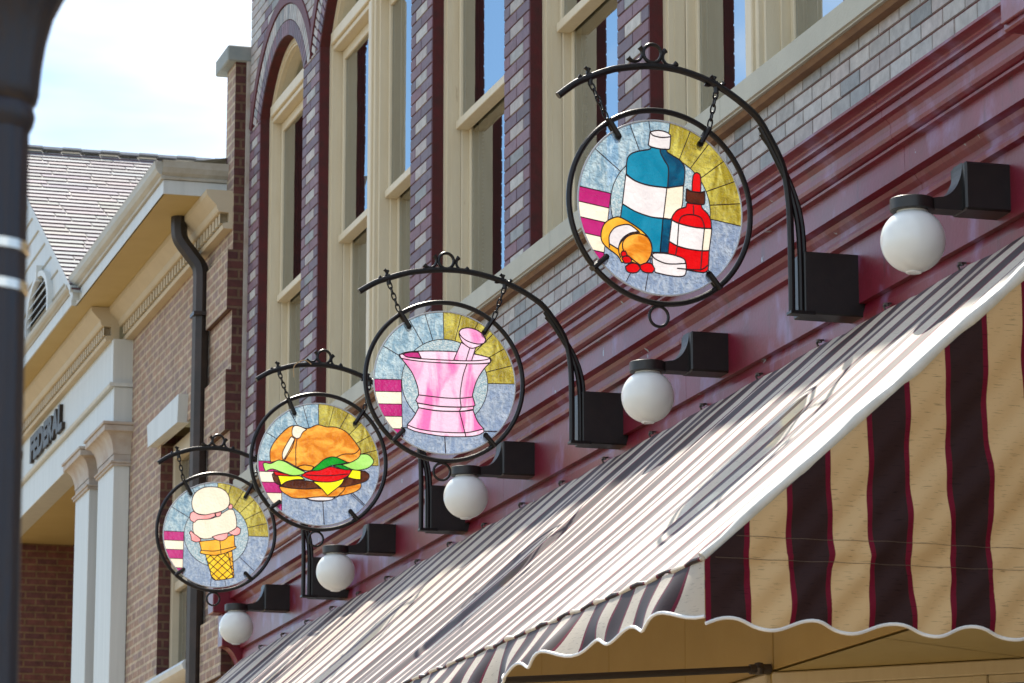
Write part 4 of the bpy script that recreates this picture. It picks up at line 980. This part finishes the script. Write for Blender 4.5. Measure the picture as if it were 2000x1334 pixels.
# padded welt along the sloping side edge, loose hem along the front edge
mb = MB(); P = [(AX0+.016, TY+(PY-TY)*k/24, TZ+(PZ-TZ)*k/24+.012+.004*math.sin(k*1.3)) for k in range(25)]; mb.tube(P, [.030-.010*(k/24)+.003*math.sin(k*2.1) for k in range(25)], 12); mb.build('side_welt', M['vinyl'], aw, smooth=True)
mb = MB(); P = [(AX0+(AX1-AX0)*k/160, PY+.004, PZ+.008+.007*math.sin(k*1.9)*math.sin(k*.31)) for k in range(161)]; mb.tube(P, [.0085+.003*math.sin(k*2.7) for k in range(161)], 7); mb.build('front_hem', M['canvas3'], aw, smooth=True)
# pipe frame, arms and lacing hooks
mb = MB(); mb.tube([(AX0+.05, PY-.035, PZ-.02), (AX1-.05, PY-.035, PZ-.02)], .016, 10); mb.build('front_bar', M['steel'], aw, smooth=True)
for x in (11.55, 14.85, 18.15, 21.45, 24.75):
    mb = MB(); mb.tube([(x, PY-.04, PZ+.0), (x, .10, 3.385)], .016, 10); mb.tube([(x, .10, 3.385), (x, .0, 3.39)], .024, 10); mb.lathe((x, .055, 3.36), [(.0001, 0), (.022, .004), (.030, .03), (.020, .055), (.0001, .06)], 12); mb.build('support_arm', M['steel'], aw, smooth=True)
k = 0; x = 12.58-.786
while x < 26.4:
    mb = MB(); mb.tube([(x, -.016, 4.778), (x, .012, 4.775), (x, .018, 4.764), (x, .010, 4.748)], .005, 6); mb.tube([(x-.026, .006, 4.764), (x+.026, .008, 4.770)], .005, 6); mb.lathe((x, .006, 4.766), [(.0001, 0), (.012, .003), (.014, .012), (.0001, .016)], 8)
    mb.build('lacing_hook', M['steel'], aw, smooth=True); x += .786

# ================================================================ cast iron street lamp post, near the camera
lp = tag(empty('street_lamp', (5.0, 4.887, 0)), 'dark fluted street lamp post with a flared capital at the left edge', 'street lamp')
mb = MB(); n = 64; prof = [(0, .092), (.35, .092), (.40, .080), (.9, .074), (2.0, .0690), (2.96, .0605)]
b0 = 0
for z, r in prof:
    for k in range(n): a = 2*math.pi*k/n; rr = r*(1-.028*(1-abs(math.cos(a*8)))) ; mb.v.append((rr*math.cos(a), rr*math.sin(a), z))
for i in range(len(prof)-1):
    for k in range(n): mb.face((i*n+k, i*n+(k+1) % n, (i+1)*n+(k+1) % n, (i+1)*n+k))
mb.lathe((0, 0, 0), [(.14, 0), (.14, .12), (.11, .16), (.10, .30), (.085, .34)], 40)
mb.build('shaft', M['post'], lp, smooth=True, angle=50)
mb = MB(); mb.lathe((0, 0, 2.96), [(.060, 0), (.066, .012), (.0685, .024), (.066, .034), (.064, .040), (.070, .046), (.0725, .056), (.0735, .062)], 48); mb.build('collar', M['post'], lp, smooth=True)
mb = MB(); prof = [(3.022, .0735), (3.06, .0765), (3.10, .082), (3.14, .092), (3.17, .106), (3.19, .118), (3.195, .126), (3.225, .126), (3.24, .10)]
for z, r in prof:
    for k in range(n): a = 2*math.pi*k/n; rr = r*(1-.03*(1-abs(math.cos(a*8)))); mb.v.append((rr*math.cos(a), rr*math.sin(a), z))
for i in range(len(prof)-1):
    for k in range(n): mb.face((i*n+k, i*n+(k+1) % n, (i+1)*n+(k+1) % n, (i+1)*n+k))
mb.build('capital', M['post'], lp, smooth=True, angle=50)
mb = MB(); mb.lathe((0, 0, 3.24), [(.06, 0), (.05, .2), (.05, .5), (.11, .56), (.12, .60)], 32); mb.build('lantern_base', M['post'], lp, smooth=True)
mb = MB(); mb.lathe((0, 0, 3.84), [(.10, 0), (.16, .10), (.18, .22), (.15, .34), (.08, .42)], 32); mb.build('lantern_globe', M['globe'], lp, smooth=True)
mb = MB(); mb.lathe((0, 0, 4.26), [(.09, 0), (.08, .04), (.03, .10), (.01, .2), (.0001, .21)], 24); mb.build('finial', M['post'], lp, smooth=True)
for z in (2.782, 2.722):
    mb = MB(); mb.lathe((0, 0, z-.008), [(.0622, 0), (.0655, .001), (.0655, .015), (.0622, .016)], 48); mb.build('bright_band', M['band'], lp, smooth=True, angle=30)  # bright rings round the shaft
# ================================================================ bank building beyond
bank = tag(empty('bank_building', (33, -2, 0)), 'brick bank with pale shingled gable roof, cream dentil cornice, white columned porch and bronze lettering', 'building')
bank['_world'] = 1
def BP(mb, name, m, parent=None, **k): return mb.build(name, m, parent or bank, **k)
YW = 0.05; WX0, WX1, WZ0, WZ1 = 28.12, 30.07, 4.90, 7.03
mb = MB(); X0 = 27.02; X1 = 32.1
quad(mb, X0, WX0, 0, 8.62, YW); quad(mb, WX1, X1, 0, 8.62, YW); quad(mb, WX0, WX1, 0, WZ0, YW); quad(mb, WX0, WX1, WZ1, 8.62, YW)
BP(mb, 'front_wall', M['bank_brick'])
mb = MB(); mb.poly([(X0, YW, 0), (X0, -9, 0), (X0, -9, 8.6), (X0, YW, 8.6)][::-1])
mb.poly([(WX1, YW, WZ0), (WX1, -.10, WZ0), (WX1, -.10, WZ1), (WX1, YW, WZ1)]); mb.poly([(WX0, YW, WZ0), (WX0, -.10, WZ0), (WX0, -.10, WZ1), (WX0, YW, WZ1)])
BP(mb, 'end_wall', M['bank_shaded'])
mb = MB(); mb.box(26.975, 27.012, -.12, -.036, 0, 9.7); BP(mb, 'mortar_joint', M['capital'])
# raised brick quoins at the near corner
for z0 in (2.70, 3.68, 4.66, 5.645, 6.63, 7.62):
    mb = MB(); mb.box(X0-.004, X0+.86, -.3, YW+.042, z0, z0+.50, bev=.003)
    q = BP(mb, 'quoin', M['bank_shaded'])
    mb = MB(); quad(mb, X0+.0, X0+.86, z0+.002, z0+.498, YW+.0435); mb.build('quoin_face', M['bank_brick'], q)
# parapet pier above the eaves
mb = MB(); mb.box(X0, 27.36, -.7, YW, 8.60, 9.70, mi=0)
quad(mb, X0+.001, 27.359, 8.6, 9.70, YW+.002, 1); BP(mb, 'parapet_pier', [M['bank_shaded'], M['bank_brick']])
mb = MB(); mb.box(X0-.03, 27.50, -.75, YW+.075, 9.70, 9.835, bev=.01); BP(mb, 'capstone', M['capstone'])
# window
wf = MB()
wf.box(WX0, WX0+.09, -.16, -.06, WZ0, WZ1, bev=.006); wf.box(WX1-.09, WX1, -.16, -.06, WZ0, WZ1, bev=.006); wf.box(WX0+.09, WX1-.09, -.16, -.06, WZ1-.14, WZ1, bev=.006)
wf.box(WX0+.09, WX1-.09, -.15, -.08, 5.72, 5.80, bev=.006); wf.box(WX0+.95, WX0+1.01, -.14, -.09, WZ0, WZ1-.14, bev=.004)
wfo = BP(wf, 'window_frame', M['tan'])
p = MB(); quad(p, WX0+.09, WX1-.09, WZ0, WZ1-.14, -.125); p.build('glass_pane', M['glass'], wfo)
p = MB(); quad(p, WX0, WX1, WZ0, WZ1, -.6); p.build('blind', M['room'], wfo)  # dark sheet in the room material closes the view behind the glass
mb = MB(); mb.extr([(YW-.05, WZ0-.12), (YW+.10, WZ0-.12), (YW+.16, WZ0-.085), (YW+.175, WZ0-.045), (YW+.15, WZ0-.01), (YW-.14, WZ0+.015)], WX0-.15, WX1+.15); mb.build('sill', M['white'], wfo, smooth=True)
# pale flared lintel over the window
mb = MB(); F = [(30.26, 7.04), (30.32, 7.25), (28.82, 7.26), (28.86, 7.02)]
mb.poly([(x, YW+.085, z) for x, z in F]); 
for i in range(4): a, b_ = F[i], F[(i+1) % 4]; mb.poly([(a[0], YW+.085, a[1]), (b_[0], YW+.085, b_[1]), (b_[0], YW-.02, b_[1]), (a[0], YW-.02, a[1])])
BP(mb, 'lintel', M['white'])
# ---- cornice with dentils, wall part then the forward porch part
def cornice(mb, xa, xb, yo):
    mb.extr([(YW-.05+yo, 8.30), (YW+.075+yo, 8.30), (YW+.085+yo, 8.325), (YW+.075+yo, 8.345), (YW+.03+yo, 8.352), (YW+.03+yo, 8.434), (YW+.115+yo, 8.438), (YW+.125+yo, 8.452), (YW+.135+yo, 8.49), (YW+.175+yo, 8.53), (YW+.215+yo, 8.575), (YW+.22+yo, 8.617), (YW-.05+yo, 8.617)], xa, xb)
cm = MB(); cornice(cm, 27.05, 31.72, 0); cornice(cm, 31.72, 41.3, .165); co = BP(cm, 'cornice', M['tan'])
dm = MB()
for xs_, xe_, yo in ((27.1, 31.7, 0), (31.74, 41.2, .165)):
    dm = MB(); P = []; x = xs_
    while x < xe_: P += [(x, .095), (x+.068, .095), (x+.068, .028), (x+.128, .028)]; x += .128
    for (xa, ya), (xb, yb_) in zip(P[:-1], P[1:]): dm.poly([(xa, YW+ya+yo, 8.352), (xb, YW+yb_+yo, 8.352), (xb, YW+yb_+yo, 8.434), (xa, YW+ya+yo, 8.434)])
    for i in range(0, len(P)-3, 4): (xa, ya), (xb, _) = P[i], P[i+1]; dm.poly([(xa, YW+.03+yo, 8.352), (xb, YW+.03+yo, 8.352), (xb, YW+ya+yo, 8.352), (xa, YW+ya+yo, 8.352)])
    dm.build('dentil_band', M['tan'], co)
# eaves: soffit, fascia, gutter
mb = MB(); mb.poly([(27.32, .58, 8.62), (31.75, .58, 8.62), (31.75, YW, 8.62), (27.32, YW, 8.62)]); mb.poly([(31.75, .625, 8.6205), (42, .625, 8.6205), (42, YW, 8.6205), (31.75, YW, 8.6205)]); BP(mb, 'soffit', M['soffit'])
mb = MB(); mb.box(27.31, 31.76, .565, .58, 8.62, 8.735, bev=.003); mb.box(31.75, 42, .61, .625, 8.62, 8.735, bev=.003)
mb.box(27.30, 27.315, .05, .579, 8.62, 8.735); mb.box(31.735, 31.752, .57, .624, 8.62, 8.735); BP(mb, 'fascia', M['white'])
mb = MB(); gp = [(.57, 8.737), (.60, 8.74), (.605, 8.755), (.60, 8.765), (.63, 8.79), (.65, 8.83), (.655, 8.865), (.66, 8.885), (.57, 8.885)]
mb.extr(gp, 27.28, 31.74); gp2 = [(.57+(y-.57)*.75+.045, 8.737+(z-8.737)*.52) for y, z in gp]; 
# moulded return on the near end of the eaves
b0 = len(mb.v)
for yy in (.05, .60):
    for (py, pz) in gp: mb.v.append((27.315-(py-.57), yy, pz))
n = len(gp)
for i in range(n-1): mb.face((b0+i, b0+i+1, b0+n+i+1, b0+n+i))
BP(mb, 'gutter', M['gut'])
mb = MB(); mb.extr(gp2, 31.73, 42); BP(mb, 'pediment_sill', M['gut'])
# downspout with two bends
mb = MB(); P = catmull([(28.06, .30, 8.64), (28.06, .30, 8.50), (28.05, .28, 8.41), (28.0, .20, 8.28), (27.96, .135, 8.17), (27.95, .125, 8.05)], 4, closed=False)+[(27.95, .125, 6.2), (27.95, .125, 0.2)]
mb.tube(P, .070, 4+4); BP(mb, 'downspout', M['copper'], smooth=True)
mb = MB(); [mb.box(27.86, 28.04, YW, .20, z, z+.03) for z in (7.75, 5.6, 3.4)]; BP(mb, 'downspout_strap', M['copper'])
# ---- porch: pilaster and columns
def column(x0, x1, yf, yb_, name):
    t = empty(name, ((x0+x1)/2, (yf+yb_)/2, 0)); t.parent = bank; t.matrix_parent_inverse = bank.matrix_basis.inverted()
    cx, cy = (x0+x1)/2, (yf+yb_)/2; hx, hy = (x1-x0)/2, (yf-yb_)/2
    s = MB(); s.box(-hx, hx, -hy, hy, .35, 7.16, bev=.004); s.build('shaft', M['white'], t)
    c = MB()
    for e, z0, z1 in ((.022, 7.10, 7.125), (.035, 7.125, 7.145)): c.box(-hx-e, hx+e, -hy-e, hy+e, z0, z1, bev=.003)
    c.box(-hx-.004, hx+.004, -hy-.004, hy+.004, 7.145, 7.21)
    prev = None
    for k in range(9):
        t_ = k/8; e = .01+.10*(1-math.cos(t_*math.pi/2)); z = 7.21+.20*math.sin(t_*math.pi/2); R4 = [(-hx-e, -hy-e, z), (hx+e, -hy-e, z), (hx+e, hy+e, z), (-hx-e, hy+e, z)]
        if prev:
            for i in range(4): c.poly([prev[i], prev[(i+1) % 4], R4[(i+1) % 4], R4[i]])
        prev = R4
    c.poly(prev); c.box(-hx-.115, hx+.115, -hy-.115, hy+.115, 7.41, 7.468, bev=.004); c.box(-hx-.13, hx+.13, -hy-.13, hy+.13, 7.469, 7.497, bev=.004)
    c.build('capital', M['capital'], t)
    b = MB(); b.box(-hx-.06, hx+.06, -hy-.06, hy+.06, .15, .35, bev=.01); b.build('base', M['white'], t)
    return t
column(31.63, 32.50, .205, .055, 'pilaster'); column(33.02, 33.84, .205, -.45, 'column');
mb = MB(); mb.box(31.60, 41.3, -.02, .225, 7.50, 7.84, bev=.004); mb.extr([(.10, 7.842), (.262, 7.842), (.275, 7.862), (.262, 7.88), (.10, 7.88)], 31.58, 41.3); mb.box(31.62, 41.3, -.02, .235, 7.881, 8.299)
mb.box(31.585, 31.60, .04, .27, 7.843, 7.879); BP(mb, 'entablature', M['white'])
mb = MB(); mb.poly([(31.63, .02, 7.497), (41.3, .02, 7.497), (41.3, -3.4, 7.499), (31.63, -3.4, 7.499)]); BP(mb, 'porch_ceiling', M['soffit'])
mb = MB(); mb.poly([(39.35, .2, 0), (39.35, -3.4, 0), (39.35, -3.4, 7.5), (39.35, .2, 7.5)]); mb.poly([(31.6, -3.4, 0), (39.4, -3.4, 0), (39.4, -3.4, 7.5), (31.6, -3.4, 7.5)]); mb.poly([(32.1, YW-.01, 0), (32.1, -3.4, 0), (32.1, -3.4, 7.5), (32.1, YW-.01, 7.5)])
quad(mb, 39.35, 46, 0, 8.6, YW); BP(mb, 'porch_wall', M['bank_porch'])
# bronze letters on the frieze
def word(txt, xl, xr, z0, z1, y, name):
    cu = bpy.data.curves.new('t', 'FONT'); cu.body = txt; cu.size = 1; cu.extrude = .03; cu.offset = .052; cu.space_character = 1.02
    ob = bpy.data.objects.new('t', cu); COL.objects.link(ob); dg = bpy.context.evaluated_depsgraph_get(); dg.update()
    me = bpy.data.meshes.new_from_object(ob.evaluated_get(dg)); bpy.data.objects.remove(ob)
    xs = [v.co.x for v in me.vertices]; ys = [v.co.y for v in me.vertices]; a0, a1, b0, b1 = min(xs), max(xs), min(ys), max(ys)
    for v in me.vertices:
        x, yy, z = v.co; v.co = (xl+(xr-xl)*(x-a0)/(a1-a0), y+(z+.03)*.6, z0+(z1-z0)*(yy-b0)/(b1-b0))
    if len(me.materials) == 0: me.materials.append(M['letter'])
    me.materials[0] = M['letter']
    me.name = name; o = bpy.data.objects.new(name, me); COL.objects.link(o); o.parent = bank; o.matrix_parent_inverse = bank.matrix_basis.inverted(); return o
word('FEDERAL', 36.62, 34.44, 7.945, 8.225, .237, 'lettering'); word('T', 37.80, 37.47, 7.945, 8.225, .237, 'lettering')
# ---- gable end towards the street, with louvred vent
GX0, GZ0, GM, RX = 31.60, 8.775, .523, 36.55
RZ = GZ0+GM*(RX-GX0)
mb = MB(); mb.poly([(GX0, .55, GZ0-.03), (2*RX-GX0, .55, GZ0-.03), (RX, .55, RZ-.03)]); BP(mb, 'gable_boarding', M['white'])
bd = MB()
for k in range(1, 12):
    z = GZ0+.24*k; a = GX0+(z-GZ0)/GM; bd.extr([(.55, z), (.55, z+.012), (.565, z+.012), (.556, z)], a+.05, 2*RX-a-.05)
BP(bd, 'board_edge', M['gut'])
vc, vw, vz0, vh = 34.15, .76, 8.74, .42
vo = MB(); P = [(vc+vw, vz0), (vc+vw, vz0+.30)]+[(vc+vw*math.cos(t), vz0+.30+vh*math.sin(t)) for t in [math.pi*k/24 for k in range(1, 24)]]+[(vc-vw, vz0+.30), (vc-vw, vz0)]
inn = [(vc+(x-vc)*.90, vz0+(z-vz0)*.93) for x, z in P]
for k in range(len(P)-1):
    a, b_, c_, d_ = P[k], P[k+1], inn[k+1], inn[k]; vo.poly([(a[0], .605, a[1]), (b_[0], .605, b_[1]), (c_[0], .605, c_[1]), (d_[0], .605, d_[1])]); vo.poly([(d_[0], .605, d_[1]), (c_[0], .605, c_[1]), (c_[0], .553, c_[1]), (d_[0], .553, d_[1])]); vo.poly([(a[0], .605, a[1]), (b_[0], .605, b_[1]), (b_[0], .55, b_[1]), (a[0], .55, a[1])])
vo.box(vc-.03, vc+.03, .55, .62, vz0+.64, vz0+.80)
vent = BP(vo, 'gable_vent', M['louvre'])
vd = MB(); vd.poly([(x, .554, z) for x, z in inn]); vd.build('vent_opening', M['void'], vent)
z = vz0+.03; lv = MB()
while z < vz0+.30+vh-.08:
    hw = vw*.88 if z < vz0+.30 else vw*.88*math.sqrt(max(0, 1-((z-vz0-.30)/(vh*.93))**2)); lv.poly([(vc-hw, .557, z+.035), (vc+hw, .557, z+.035), (vc+hw, .595, z), (vc-hw, .595, z)]); lv.poly([(vc-hw, .595, z), (vc+hw, .595, z), (vc+hw, .595, z-.010), (vc-hw, .595, z-.010)]); z += .088
lv.build('louvre_slats', M['louvre'], vent)
# roof slope in shingles, butt edges modelled
LS = math.hypot(1, GM); course = .155; sh = MB(); nrm = Vector((-GM, 0, 1)).normalized(); s_ = -.12; r = 0; smax = (RX-GX0)*LS
tones = [(.24, .235, .25), (.215, .215, .23), (.26, .25, .265), (.23, .235, .25), (.19, .19, .21)]
while s_ < smax:
    yy = .665
    while yy > -7.5:
        y1 = max(yy-(random.uniform(.10, .55) if yy == .665 else random.choice((.42, .48, .52))), -7.6); xa, za = GX0+s_/LS, GZ0+s_*GM/LS; xb, zb = GX0+(s_+course)/LS, GZ0+(s_+course)*GM/LS
        o1 = nrm*.017; o2 = nrm*.004; col = tuple(v*random.uniform(.92, 1.08) for v in random.choice(tones)); g2 = .010
        ya = yy-(.0 if yy == .665 else g2)
        A = Vector((xa, ya, za))+o1; B = Vector((xa, y1, za))+o1; Cc = Vector((xb, y1, zb))+o2; D = Vector((xb, ya, zb))+o2
        sh.poly([A, B, Cc, D], 0, col); sh.poly([A, Vector((xa, ya, za)), Vector((xa, y1, za)), B], 0, (.12, .06, .07)); sh.poly([A, D, Vector((xb, ya, zb)), Vector((xa, ya, za))], 0, col)
        yy = y1
    s_ += course; r += 1
rf_ = BP(sh, 'shingle_roof', M['shingle'])
mb = MB(); mb.poly([(GX0-.2, .655, GZ0-.105), (GX0-.2, -7.6, GZ0-.105), (RX, -7.6, RZ), (RX, .655, RZ)]); mb.poly([(2*RX-GX0+.2, .655, GZ0-.105), (2*RX-GX0+.2, -7.6, GZ0-.105), (RX, -7.6, RZ+.002), (RX, .655, RZ+.002)]); mb.build('roof_deck', M['gut'], rf_)
mb = MB(); n = 40
for k in range(n): x_ = RX; mb.box(x_-.09, x_+.09, .66-k*.21, .66-(k+1)*.21+.006, RZ+.0+(.03 if k % 2 else .018), RZ+.045+(.006 if k % 2 else 0))
mb.build('ridge_cap', M['ridge'], rf_)
mb = MB()     # raking trim
a = (GX0-.06, GZ0-.055); b_ = (RX, RZ-.035)
for y0, y1, dz0, dz1 in ((.55, .67, -.02, .045), (.55, .645, -.09, -.022)):
    mb.poly([(a[0], y1, a[1]+dz0), (b_[0], y1, b_[1]+dz0), (b_[0], y1, b_[1]+dz1), (a[0], y1, a[1]+dz1)]); mb.poly([(a[0], y0, a[1]+dz0), (b_[0], y0, b_[1]+dz0), (b_[0], y1, b_[1]+dz0), (a[0], y1, a[1]+dz0)]); mb.poly([(a[0], y0, a[1]+dz0), (a[0], y1, a[1]+dz0), (a[0], y1, a[1]+dz1), (a[0], y0, a[1]+dz1)])
mb.build('raking_trim', M['white'], rf_)
mb = MB(); mb.poly([(27.3, .56, 8.87), (31.6, .56, 8.87), (31.6, -7, 10.2), (27.3, -7, 10.2)]); BP(mb, 'main_roof', M['gut'])
for o in bpy.data.objects:
    for k in ('_world', '_local'):
        if k in o: del o[k]
